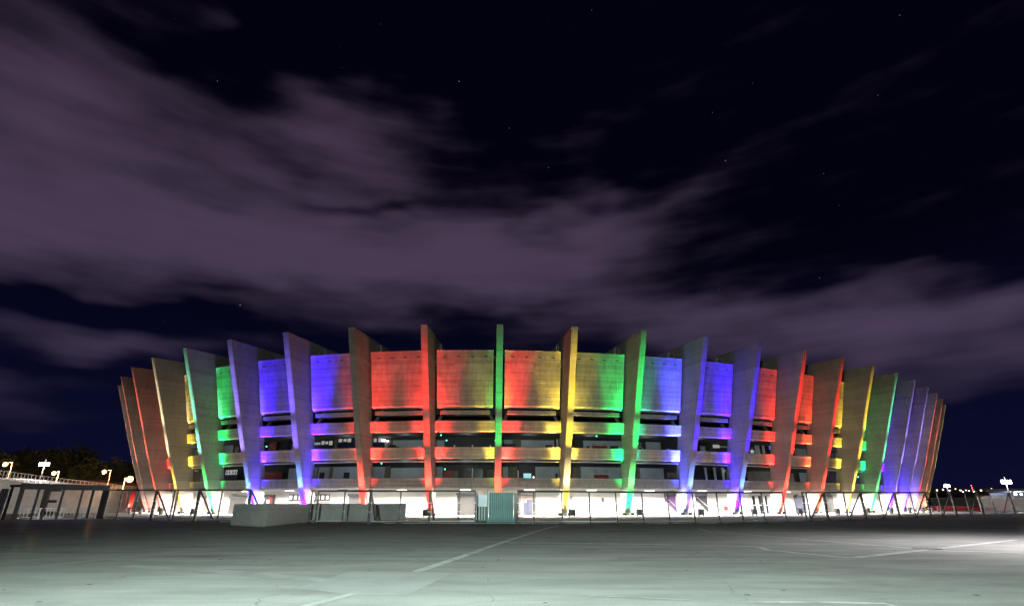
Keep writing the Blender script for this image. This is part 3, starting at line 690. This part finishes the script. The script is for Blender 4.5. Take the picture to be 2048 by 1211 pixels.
# ------------------------------------------------------------------ fence along the plaza
def fence_run(name, label, pts, tops, brace=(), feet=True, flat=True, rail_low=True, w=.105, group=None):
    """pts: photo pixels of the post feet, tops: y of the rail above each"""
    P = [ground(*q) for q in pts]
    t = thing(name, P[0], label, 'fence', group); o = P[0]
    H = [atY(x, ty, p.y).z for (x, _), ty, p in zip(pts, tops, P)]
    for k, p in enumerate(P):
        a = p - o; wk = w * (1.9 if k in brace else 1.0)
        obj('post', box(bmesh.new(), a.x - wk / 2, a.x + wk / 2, a.y - wk / 2, a.y + wk / 2, 0, H[k]), M['fence'], t)
        if feet: obj('foot_plate', B(a.x - .28, a.x + .28, a.y - .12, a.y + .12, 0.004, .05), M['darksteel'], t)
        for z in (.35, .62):
            if H[k] > 1: obj('clamp', B(a.x - wk * .8, a.x + wk * .8, a.y - wk * .8, a.y + wk * .8, H[k] * z, H[k] * z + .07), M['galv'], t)
        if k in brace:
            sgn = 1 if p.x > 0 else -1
            back = Vector((a.x - sgn * 1.75, a.y + .15, .05)) if flat else Vector((a.x + .25, a.y + 1.5, .05))
            obj('brace', beam(bmesh.new(), (a.x, a.y + .1, H[k] - .05), back, .12), M['fence'], t)
    for k in range(len(P) - 1):
        a, b = P[k] - o, P[k + 1] - o
        obj('top_rail', beam(bmesh.new(), (a.x, a.y, H[k]), (b.x, b.y, H[k + 1]), .15), M['fence'], t)
        if rail_low: obj('bottom_rail', beam(bmesh.new(), (a.x, a.y, .20), (b.x, b.y, .20), .10), M['galv'], t)
    return t
fence_run('fence', 'low grey tube fence running before the dark concrete wall', [(617, 1045), (630, 1046), (684, 1046), (737, 1047), (798, 1046), (858, 1046.5), (917, 1046), (950, 1046)],
          [981, 981, 981, 981, 981, 981, 981, 981.5], brace=(3, 5), flat=False)
fence_run('fence', 'long straight grey tube fence right of the teal gate', [(1036, 1046.5), (1068, 1047), (1125, 1046.5), (1181, 1047), (1235, 1047), (1288, 1046.5), (1340, 1046), (1391, 1046), (1440, 1045.5), (1487, 1045), (1531, 1044), (1574, 1043)],
          [981.5, 982, 982, 982.5, 983, 983.5, 983.5, 984, 984, 984, 984, 984])
fence_run('fence', 'braced grey fence curving away in front of the right ribs', [(1614, 1041.5), (1622, 1041), (1657, 1039.5), (1697, 1038), (1732, 1036.8), (1768, 1035.5), (1800, 1034.5), (1832, 1033.6), (1863, 1033), (1886, 1032.2), (1914, 1031), (1942, 1030), (1968, 1028.8), (1992, 1027.8), (2030, 1026.6), (2060, 1025.6)],
          [984] * 16, brace=(2, 4, 6, 8, 10, 12, 14))
fence_run('fence', 'braced grey fence before the left ribs', [(205, 1036), (232, 1038), (265, 1039), (301, 1040), (338, 1040.5), (344, 1041), (388, 1042), (434, 1042), (492, 1043)],
          [979] * 9, brace=(3, 6, 8))
# pavement strip behind the fence, with a low kerb
kb = [ground(x, y) for x, y in ((440, 1043), (620, 1045), (800, 1046), (1000, 1046.2), (1200, 1046.2), (1440, 1045), (1574, 1042.5), (1697, 1037.6), (1832, 1033), (1992, 1027.2), (2100, 1024))]
bm = bmesh.new()
rows = []
for k, p in enumerate(kb):
    q = p + Vector((0, .18, 0)); rows.append([bm.verts.new((p.x, p.y, 0)), bm.verts.new((p.x, p.y, .05)), bm.verts.new((q.x, q.y, .05)), bm.verts.new((q.x, q.y, 0))])
for a, b in zip(rows, rows[1:]):
    for i in range(3): bm.faces.new((a[i], a[i + 1], b[i + 1], b[i]))
tag(obj('kerb', bm, M['ramp']), kind='structure')
bm = bmesh.new()
for k in range(len(kb) - 1):
    a, b = kb[k], kb[k + 1]
    bm.faces.new([bm.verts.new(v) for v in ((a.x, a.y + .2, .008), (b.x, b.y + .2, .008), (b.x * 1.0, b.y + 40, .008), (a.x, a.y + 40, .008))])
tag(obj('pavement', bm, M['pave']), kind='structure')

# ------------------------------------------------------------------ teal gate
def corrugated(bm, a, b, z0, z1, pitch, dep):
    a, b = Vector(a), Vector(b); L_ = (b - a).length; d = (b - a) / L_; n = Vector((d.y, -d.x, 0))
    pts = []; s = 0.0; k = 0
    while s < L_ - 1e-4:
        e = min(s + pitch * .5, L_); off = n * (dep if k % 2 == 0 else 0)
        pts += [a + d * (s + .012) + off, a + d * (e - .012) + off]; s = e; k += 1
    lo = [bm.verts.new((p.x, p.y, z0)) for p in pts]; hi = [bm.verts.new((p.x, p.y, z1)) for p in pts]
    for i in range(len(pts) - 1): bm.faces.new((lo[i], lo[i + 1], hi[i + 1], hi[i]))
    return bm
g0, g1 = ground(977, 1045.5), ground(1027, 1045.5)
g2 = ground(1035, 1043)
gate = thing('corrugated_cabin', g0, 'teal corrugated metal enclosure standing in the fence line', 'metal enclosure')
a, b, c = Vector((0, 0, 0)), g1 - g0, g2 - g0
H_ = 2.52
pitch = b.length / 12.5
sm = None
dirn = b.normalized(); nrm = Vector((dirn.y, -dirn.x, 0))
for k in range(13):                                   # every rib of the sheet is a pressed strip of its own
    q = a + dirn * (k * pitch)
    ms = Matrix(((dirn.x, nrm.x, 0, q.x), (dirn.y, nrm.y, 0, q.y), (0, 0, 1, .26), (0, 0, 0, 1)))
    if sm is None:
        s = obj('pressed_strip', B(0, pitch * .42, 0, .09, 0, H_ - .28), M['teal'], gate, ms); sm = s.data
    else: link('pressed_strip', sm, gate, ms)
obj('backing_sheet', B(0, b.length, .03, .06, .20, H_), M['darksteel'], gate, Matrix(((dirn.x, -nrm.x, 0, 0), (dirn.y, -nrm.y, 0, 0), (0, 0, 1, 0), (0, 0, 0, 1))))
obj('return_panel', corrugated(bmesh.new(), b + Vector((.02, .05, 0)), c, .10, H_ - .03, .30, .04), M['darksteel'], gate)
fr = bmesh.new(); beam(fr, a + Vector((-.08, 0, .16)), b + Vector((.06, 0, .16)), .14)
obj('bottom_frame', fr, M['tealframe'], gate)
for q in (a + Vector((-.10, -.03, 0)), b * .60 + Vector((0, -.09, 0)), b + Vector((.07, -.02, 0))):
    obj('post', beam(bmesh.new(), q, q + Vector((0, 0, H_ + .25 if q.x < 0 else H_)), .09), M['tealframe'], gate)
e0, e1 = ground(951, 1043.5), ground(975, 1043.8)
leaf = thing('metal_gate', e0, 'narrow slatted gate leaf with pale sheet left of the teal enclosure', 'gate')
w = (e1 - e0).x
for k in range(9):
    x = w * (k + .3) / 9
    obj('slat', B(x, x + w / 9 * .62, 0, .04, .22, 2.34), M['tealframe'] if k % 2 else M['galv'], leaf)
obj('pale_sheet', B(.08, w - .05, -.035, -.012, 1.35, 2.36), M['pale'], leaf)
obj('backing_sheet', B(.02, w - .02, .05, .07, .18, 2.34), M['darksteel'], leaf)
for x in (0, w): obj('frame_post', B(x - .05, x + .05, -.02, .09, 0, 2.44), M['tealframe'], leaf)
obj('bottom_rail', B(.05, w - .05, -.02, .06, .12, .21), M['tealframe'], leaf)

# ------------------------------------------------------------------ concrete wall with its end block
k0, k1 = ground(460, 1049.5), ground(530, 1053)
k2, k3 = ground(620, 1043), ground(811, 1038.5)
top = atY(530, 1006.5, k1.y).z
bw = thing('concrete_wall', k0, 'thick cast concrete wall with a broad pale end before the fence', 'wall')
def prism_xy(pts, z0, z1, bev=.04):
    bm = bmesh.new(); lo = [bm.verts.new((p.x, p.y, z0)) for p in pts]; hi = [bm.verts.new((p.x, p.y, z1)) for p in pts]
    bm.faces.new(lo); bm.faces.new(hi[::-1])
    for i in range(len(pts)):
        j = (i + 1) % len(pts); bm.faces.new((lo[i], hi[i], hi[j], lo[j]))
    bmesh.ops.recalc_face_normals(bm, faces=bm.faces)
    if bev: bmesh.ops.bevel(bm, geom=bm.edges[:], offset=bev, segments=2, affect='EDGES')
    return bm
z3 = Vector((0, 0, 0))
k2b = k2 + (k0 - k1)
obj('end_block', prism_xy([k0 - k0, k1 - k0, k2 - k0, k2b - k0], 0, top, .06), M['block'], bw)
obj('rear_wall', prism_xy([k2 - k0 + Vector((.0, .15, 0)), k3 - k0, k3 - k0 + Vector((-.25, .5, 0)), k2 - k0 + Vector((-.5, .6, 0))], 0, top * 1.0 + .02, .02), M['block'], bw)

# ------------------------------------------------------------------ turnstile shelter, barriers, ramp at the left
s0, s1 = atY(22, 1037, 59.0), atY(205, 1031, 66.0)
s0.z = s1.z = 0
sh = thing('entrance_shelter', s0, 'flat steel entrance shelter with dark posts at the left edge', 'shelter')
v = s1 - s0; L_ = v.length; dx = v.normalized(); dy = Vector((-dx.y, dx.x, 0))
ms = Matrix(((dx.x, dy.x, 0, 0), (dx.y, dy.y, 0, 0), (0, 0, 1, 0), (0, 0, 0, 1)))
obj('fascia', B(0, L_, 0, .12, 3.02, 3.62), M['greysteel'], sh, ms)
obj('roof', B(.02, L_ - .02, .13, 3.2, 3.30, 3.50), M['darksteel'], sh, ms)
for x in (.25, L_ * .20, L_ * .31, L_ * .47, L_ * .69, L_ - .35, L_ - .08):
    obj('post', B(x - (.20 if x > L_ - .4 or x < .3 else .09), x + (.16 if x > L_ - .4 or x < .3 else .09), .01, .15, 0, 3.02), M['greysteel'] if x < L_ - .4 else M['darksteel'], sh, ms)
for x in (.25, L_ - .35): obj('rear_post', B(x - .1, x + .1, 2.9, 3.1, 0, 3.30), M['darksteel'], sh, ms)
# left gate panels beside the shelter
lg = thing('slatted_gate', atY(-14, 1037, 58.0) * 1.0, 'tall grey slatted gate at the left edge beside the shelter', 'gate')
lg.location.z = 0
wg = s0.x - lg.location.x - .3
for k in range(4):
    x = wg * k / 3
    obj('gate_post', B(x - .06, x + .06, -.05, .05, 0, 3.0), M['greysteel'], lg)
for z in (.12, 1.1, 2.95): obj('gate_rail', B(0, wg, -.04, .04, z, z + .08), M['greysteel'], lg)
bar = bmesh.new(); box(bar, -.016, .016, -.016, .016, .2, 2.95); bme = None
for k in range(1, 22):
    mt = Matrix.Translation((wg * k / 22, 0, 0))
    if bme is None: o = obj('gate_bar', bar, M['galv'], lg, mt); bme = o.data
    else: link('gate_bar', bme, lg, mt)

def barrier(loc, rz, label, group, mat_bar, banner=None, n=7, Lb=2.3):
    t = thing('crowd_barrier', loc, label, 'barrier', group, rz)
    f = bmesh.new()
    for a_, b_ in (((0, 0, .16), (0, 0, 1.1)), ((Lb, 0, .16), (Lb, 0, 1.1)), ((0, 0, 1.1), (Lb, 0, 1.1)), ((0, 0, .16), (Lb, 0, .16))): tube(f, a_, b_, .034, 6)
    obj('frame', f, mat_bar, t)
    bm_ = None
    for k in range(1, n):
        mt = Matrix.Translation((Lb * k / n, 0, 0))
        if bm_ is None: o = obj('bar', tube(bmesh.new(), (0, 0, .16), (0, 0, 1.1), .036, 5), mat_bar, t, mt); bm_ = o.data
        else: link('bar', bm_, t, mt)
    for x in (.25, Lb - .25): obj('foot', beam(bmesh.new(), (x, -.35, .03), (x, .35, .03), .05), mat_bar, t)
    if banner: obj('banner', B(.05, Lb - .05, -.035, -.028, .22, 1.06), banner, t)
    return t
LB = ['leftmost steel crowd barrier in the stack under the shelter', 'second crowd barrier from the left under the shelter', 'third crowd barrier from the left under the shelter', 'rightmost steel crowd barrier under the shelter']
for k, (xx, yy, rz) in enumerate(((30, 1036.5, .50), (76, 1036.2, .42), (118, 1035.2, .52), (150, 1035, .40))):
    barrier(ground(xx, yy), rz, LB[k], 'crowd barriers under the shelter', M['galv'])
RB = ['first', 'second', 'third', 'fourth', 'fifth', 'sixth', 'seventh', 'eighth']
for k in range(8):
    barrier(Vector((98 + k * 2.35, 138 - k * 1.1, 0)), -.43, f'{RB[k]} red bannered crowd barrier from the left, behind the right fence', 'red crowd barriers right of the stadium', M['galv'], M['red'] if k < 7 else None, 9)

# ramp with white railing
Yr = 98.0
pts = [(-60, 952, 96), (0, 957, 97), (60, 965, 100), (130, 973, 104), (200, 980, 110), (268, 986.5, 118)]
rp = [atY(x, y, Y) for x, y, Y in pts]
ramp = thing('access_ramp', (rp[0].x, rp[0].y, 0), 'pale concrete access ramp rising leftward behind the shelter', 'ramp')
o = Vector((rp[0].x, rp[0].y, 0))
bm = bmesh.new(); rows = []
for p in rp:
    a = p - o
    rows.append([bm.verts.new(q) for q in ((a.x, a.y, 0), (a.x, a.y, a.z), (a.x + 2, a.y + 9, a.z), (a.x + 2, a.y + 9, 0))])
for a, b in zip(rows, rows[1:]):
    for i in range(3): bm.faces.new((a[i], a[i + 1], b[i + 1], b[i]))
bm.faces.new(rows[0]); bm.faces.new(rows[-1][::-1])
obj('ramp_wall', bm, M['ramp'], ramp)
rail = thing('railing', o, 'white post railing along the top of the access ramp', 'railing')
def along(u):
    u *= len(rp) - 1; k = min(int(u), len(rp) - 2); return rp[k].lerp(rp[k + 1], u - k) - o
np_ = 44; ru = bmesh.new(); pm = None
for k in range(np_):
    a = along(k / (np_ - 1)); hh = 1.35
    mt = Matrix.Translation((a.x, a.y + .1, a.z))
    if pm is None: q = obj('railing_post', B(-.035, .035, -.035, .035, 0, hh), M['rail'], rail, mt); pm = q.data
    else: link('railing_post', pm, rail, mt)
for zz, ww in ((1.35, .09), (.75, .05), (.18, .05)):
    rb = bmesh.new()
    for k in range(np_ - 1):
        a, b = along(k / (np_ - 1)), along((k + 1) / (np_ - 1)); beam(rb, (a.x, a.y + .1, a.z + zz), (b.x, b.y + .1, b.z + zz), ww)
    obj('rail_bar', rb, M['rail'], rail)
# the gate letter on its board below the ramp
lp = atY(91, 1031, 88.0)
lbrd = thing('gate_letter', (lp.x, lp.y, 0), 'big dark letter E standing before the pale ramp wall', 'letter sign')
hE = 3.9
for nme, r in (('letter_stem', (-1.25, -.25, 0, hE)), ('letter_arm', (-.24, 1.35, hE - .5, hE)), ('letter_arm', (-.24, 1.05, hE * .5 - .2, hE * .5 + .2)), ('letter_arm', (-.24, 1.35, 0, .5))):
    obj(nme, B(r[0], r[1], -.12, .12, r[2], r[3]), M['letter'], lbrd)
sheet('ramp_apron', [(-135, 74), (-62, 74), (-58, 96), (-135, 96)], .012, M['ground'])

# red banners and boxes beside the first ribs
for k, (x0, x1, y0, y1, Y, l) in enumerate(((247, 256, 983, 1004, 104, 'narrow red banner left of the first rib'), (257, 272, 982, 1008, 103, 'broad red banner at the foot of the first rib'))):
    a, b = atY(x0, y1, Y), atY(x1, y0, Y)
    t = thing('banner_stand', (a.x, Y, 0), l, 'banner')
    obj('banner_cloth', B(0, b.x - a.x, -.02, .02, .5, b.z), M['red'], t)
    for x in (0, b.x - a.x): obj('banner_pole', B(x - .04, x + .04, -.04, .04, 0, b.z + .1), M['greysteel'], t)

# ------------------------------------------------------------------ lamps
def street_lamp(px_head, py_head, px_base, Y, m, colr, energy, label, style='arm', r=.40, height_base=0.0):
    h = atY(px_head, py_head, Y); bs = atY(px_base, py_head, Y)
    t = thing('street_lamp', (bs.x, Y, height_base), label, 'street lamp', 'street lamps on the plaza edge')
    H = h.z - height_base
    if style == 'arm':
        obj('pole', tube(bmesh.new(), (0, 0, 0), (0, 0, H + .35), .11, 8, .07), M['rail'], t)
        a = Vector((h.x - bs.x, 0, H)); obj('arm', tube(bmesh.new(), (0, 0, H + .30), a + Vector((0, 0, .16)), .05, 6), M['rail'], t)
        hd = bmesh.new(); box(hd, a.x - .38, a.x + .38, -.2, .2, H + .05, H + .22); obj('lamp_head', hd, M['grey'], t)
        e = bmesh.new(); bmesh.ops.create_uvsphere(e, u_segments=12, v_segments=8, radius=r); bmesh.ops.translate(e, verts=e.verts, vec=(a.x, 0, H - .05)); obj('lamp_glass', e, m, t, smooth=True)
        ll = Vector((h.x, Y - .3, h.z - .5))
    else:
        obj('pole', tube(bmesh.new(), (0, 0, 0), (0, 0, H + .9), .16, 10, .09), M['stone'], t)
        obj('cross_arm', beam(bmesh.new(), (-1.0, 0, H + .35), (1.0, 0, H + .35), .10), M['stone'], t)
        for x in (-.75, -.25, .25, .75):
            hd = bmesh.new(); box(hd, x - .24, x + .24, -.16, .12, H - .30, H + .34); f = obj('floodlight_head', hd, M['grey'], t)
            obj('lamp_glass', B(x - .22, x + .22, -.20, -.162, H - .27, H + .31), m, f)
        ll = Vector((h.x, Y - .8, h.z - .2))
    d = bpy.data.lights.new('lamp_light', 'POINT'); d.energy = energy; d.color = colr; d.shadow_soft_size = .3
    q = bpy.data.objects.new('lamp_light', d); COL.objects.link(q); q.location = ll
    return t
SOD = (1, .50, .18)
street_lamp(11, 927, 25, 112, G['sodium'], SOD, 15000, 'small orange street lamp furthest left behind the ramp railing')
street_lamp(108, 945, 118, 128, G['sodium'], SOD, 15000, 'orange street lamp just right of the white floodlight mast')
street_lamp(209, 942, 222, 124, G['sodium'], SOD, 15000, 'orange street lamp on a leaning arm in front of the trees')
street_lamp(260, 957, 250, 121, G['sodium'], SOD, 18000, 'large bright orange street lamp beside the first rib', r=.62)
street_lamp(88, 928, 90, 106, G['white'], (1, .96, .92), 2500, 'white floodlight mast at left above the ramp railing', 'mast')
street_lamp(1891, 971, 1893, 190, G['white'], (1, .96, .94), 2000, 'white floodlight mast just right of the last rib', 'mast')
street_lamp(2009, 963, 2011, 108, G['white'], (1, .95, .95), 2500, 'tall white floodlight mast at the far right', 'mast')

# ------------------------------------------------------------------ trees
def tree_mesh(seed, hgt, rad, leaves=2600):
    rn = random.Random(seed); bm = bmesh.new()
    lobes = []
    for k in range(16):
        a = rn.uniform(0, 6.28); rr = rad * rn.uniform(.15, .78); z = hgt * rn.uniform(.42, .92)
        lobes.append((Vector((rr * math.cos(a), rr * math.sin(a), z)), rad * rn.uniform(.24, .46)))
    for k in range(leaves):
        c, r_ = rn.choice(lobes)
        d = Vector((rn.gauss(0, 1), rn.gauss(0, 1), rn.gauss(0, .8))).normalized() * r_ * rn.uniform(.55, 1.08)
        p = c + d; s = rn.uniform(.14, .34)
        u = Vector((rn.gauss(0, 1), rn.gauss(0, 1), rn.gauss(0, 1))).normalized(); v_ = u.orthogonal().normalized()
        bm.faces.new([bm.verts.new(p + u * s * i + v_ * s * j * .7) for i, j in ((-1, 0), (0, -1), (1, 0), (0, 1))])
    tm = bmesh.new(); tube(tm, (0, 0, 0), (0, 0, hgt * .5), rad * .09, 8, rad * .05)
    for c, r_ in lobes[:7]: tube(tm, (0, 0, hgt * rn.uniform(.28, .46)), c, rad * .045, 5, rad * .012)
    return bm, tm
TM = []
for s in range(4):
    c_, t_ = tree_mesh(40 + s, 10, 4.6); TM.append((c_, t_))
protos = []
TL = [(-8, 905, 165, 1.15), (34, 893, 178, 1.3), (75, 897, 190, 1.35), (122, 903, 184, 1.3), (160, 896, 196, 1.35), (196, 915, 178, 1.1), (232, 922, 186, 1.05), (262, 926, 198, 1.0), (-60, 890, 170, 1.3)]
TD = ['broad dark tree at the left frame edge behind the ramp', 'rounded dark tree behind the leftmost orange lamp', 'tall dark tree rising behind the white floodlight mast', 'dark tree standing between the mast and the middle lamp',
      'tallest broad dark tree left of the middle orange lamp', 'lower dark tree behind the middle orange lamp', 'dark tree left of the first concrete rib', 'small dark tree partly behind the first rib', 'dark tree beyond the left edge of the plaza']
for k, (xx, yy, Y, sc) in enumerate(TL):
    p = atY(xx, yy, Y); s = p.z / 10.0
    t = thing('tree', (p.x, Y, 0), TD[k], 'tree', 'trees behind the ramp', rz=k * 1.3)
    t.scale = (s * 1.05, s * 1.05, s)
    j = k % 4
    if k < 4:
        cr = obj('crown', TM[j][0], M['leaf'], t); tk = obj('trunk', TM[j][1], M['bark'], t); protos.append((cr.data, tk.data))
    else: link('crown', protos[j][0], t); link('trunk', protos[j][1], t)

# ------------------------------------------------------------------ houses behind the ramp, wall and town at right
HL = ['small warm lit house behind the ramp railing, left of the middle lamp', 'ochre house behind the ramp railing near the middle lamp', 'low warm lit house just left of the first rib']
for k, (x0, x1, y0, Y) in enumerate(((112, 148, 966, 150), (166, 196, 966, 154), (212, 246, 970, 158))):
    a, b = atY(x0, y0, Y), atY(x1, y0, Y); w_ = b.x - a.x
    t = thing('house', (a.x, Y, 0), HL[k], 'house', 'houses behind the ramp')
    obj('wall', B(0, w_, 0, 6, 0, a.z), M['house'], t)
    rf = bmesh.new(); vs_ = [rf.verts.new(q) for q in ((-.3, -.4, a.z), (w_ + .3, -.4, a.z), (w_ + .3, 6.4, a.z), (-.3, 6.4, a.z), (-.3, 3, a.z + 1.0), (w_ + .3, 3, a.z + 1.0))]
    for f_ in ((0, 1, 5, 4), (2, 3, 4, 5), (0, 4, 3), (1, 2, 5), (0, 3, 2, 1)): rf.faces.new([vs_[i] for i in f_])
    obj('roof', rf, M['roof'], t)
    for u in (.2, .55, .82):
        wn_ = obj('window', B(w_ * u - .5, w_ * u + .5, -.08, .02, a.z - 2.0, a.z - .8), M['pillar'], t)
        obj('pane', B(w_ * u - .42, w_ * u + .42, -.10, -.081, a.z - 1.92, a.z - .88), G['town'] if (k + int(u * 10)) % 2 else M['glass'], wn_)
wl = thing('boundary_wall', atY(1866, 1010, 150) * 1.0, 'long pale boundary wall beyond the red barriers at right', 'wall'); wl.location.z = 0
a, b = atY(1866, 996, 150), atY(2120, 996, 150)
obj('wall_face', B(0, b.x - a.x, 0, .4, 0, a.z), M['ramp'], wl); obj('coping', B(-.1, b.x - a.x + .1, -.1, .5, a.z, a.z + .18), M['white'], wl)
bf = thing('bar_fence', atY(1962, 1020, 118) * 1.0, 'tall grey bar fence at the far right behind the mast', 'fence'); bf.location.z = 0
a, b = atY(1962, 990, 118), atY(2090, 990, 118); wf = b.x - a.x; bm_ = None
for k in range(70):
    mt = Matrix.Translation((wf * k / 69, 0, 0))
    if bm_ is None: q = obj('bar', B(-.03, .03, -.03, .03, 0, a.z), M['galv'], bf, mt); bm_ = q.data
    else: link('bar', bm_, bf, mt)
for z in (.3, a.z * .55, a.z - .1): obj('rail', B(0, wf, -.04, .04, z, z + .08), M['galv'], bf)
a, b = atY(2024, 982, 220), atY(2110, 982, 220)
st = thing('canopy_building', (a.x, 220, 0), 'pale flat roofed canopy with white lamps at the far right edge', 'building')
obj('canopy', B(0, b.x - a.x, 0, 12, a.z, a.z + 1.1), M['white'], st); obj('rear_wall', B(.5, b.x - a.x - .5, 11, 11.4, 0, a.z), M['bluedoor'], st)
for x in (.8, (b.x - a.x) * .5): obj('column', B(x - .2, x + .2, .6, 1.0, 0, a.z), M['white'], st)
for xx in (2033, 2044):
    p = atY(xx, 987.5, 220); lm = obj('canopy_lamp', B(p.x - a.x - .35, p.x - a.x + .35, .2, .5, p.z - .25, p.z + .25), G['townw'], st)
d = bpy.data.lights.new('canopy_light', 'POINT'); d.energy = 3500; d.color = (.8, .9, 1); q = bpy.data.objects.new('canopy_light', d); COL.objects.link(q); q.location = (a.x + 5, 224, a.z - 1)
# far hills with a town on them
def hill(pts, Y, dep):
    bm = bmesh.new(); rows = []
    for x, y in pts:
        p = atY(x, y, Y); rows.append([bm.verts.new(q) for q in ((p.x, Y - dep, -1), (p.x, Y, p.z), (p.x, Y + dep, -1))])
    for a, b in zip(rows, rows[1:]):
        for i in range(2): bm.faces.new((a[i], a[i + 1], b[i + 1], b[i]))
    return tag(obj('hill', bm, M['leaf']), kind='structure')
hill([(1500, 990), (1700, 984), (1850, 980), (1910, 979), (1960, 980), (2010, 982), (2080, 986), (2300, 992)], 900, 200)
hill([(-300, 962), (-100, 952), (60, 950), (200, 954), (330, 968), (500, 990)], 520, 120)
rn = random.Random(5)
ORD2 = ORD[:20]
town = [(1874, 979.5), (1886, 978), (1899, 980), (1906, 979), (1911, 977), (1921, 980), (1932, 979.5), (1938, 980.5), (1955, 978.5), (1962, 979.8), (1968, 978.2), (1974, 977.5), (1983, 976.5), (1987, 979), (1993, 981), (1999, 982.5), (2004, 982), (1916, 982), (1926, 983), (1947, 982)]
for k, (xx, yy) in enumerate(sorted(town)):
    Y = 800 + rn.uniform(-60, 40); p = atY(xx, yy, Y)
    t = thing('house', (p.x, Y, p.z - 4.5), f'tiny far house with a lit window, {ORD2[k]} from the left on the dark right hill', 'house', 'far town houses on the right hill')
    obj('wall', B(-2.6, 2.6, 0, 5, 0, 6.2), M['house'], t)
    w_ = rn.uniform(.45, 1.0)
    obj('window', B(-w_, w_, -.15, -.02, 4.5 - w_ * .6, 4.5 + w_ * .6), G['townw'] if rn.random() < .45 else G['town'], t)
p = atY(1945.5, 980, 780); q = atY(1945.5, 970, 780)
mast = thing('radio_mast', (p.x, 780, p.z - 3), 'thin radio mast with red beacons on the far hill', 'mast')
obj('lattice', tube(bmesh.new(), (0, 0, 0), (0, 0, q.z - p.z + 3), .35, 5, .15), M['stone'], mast)
for u in (.45, .7, 1.0):
    e = bmesh.new(); bmesh.ops.create_icosphere(e, subdivisions=1, radius=.55); obj('beacon', e, G['beacon'], mast, Matrix.Translation((0, 0, (q.z - p.z + 3) * u)))
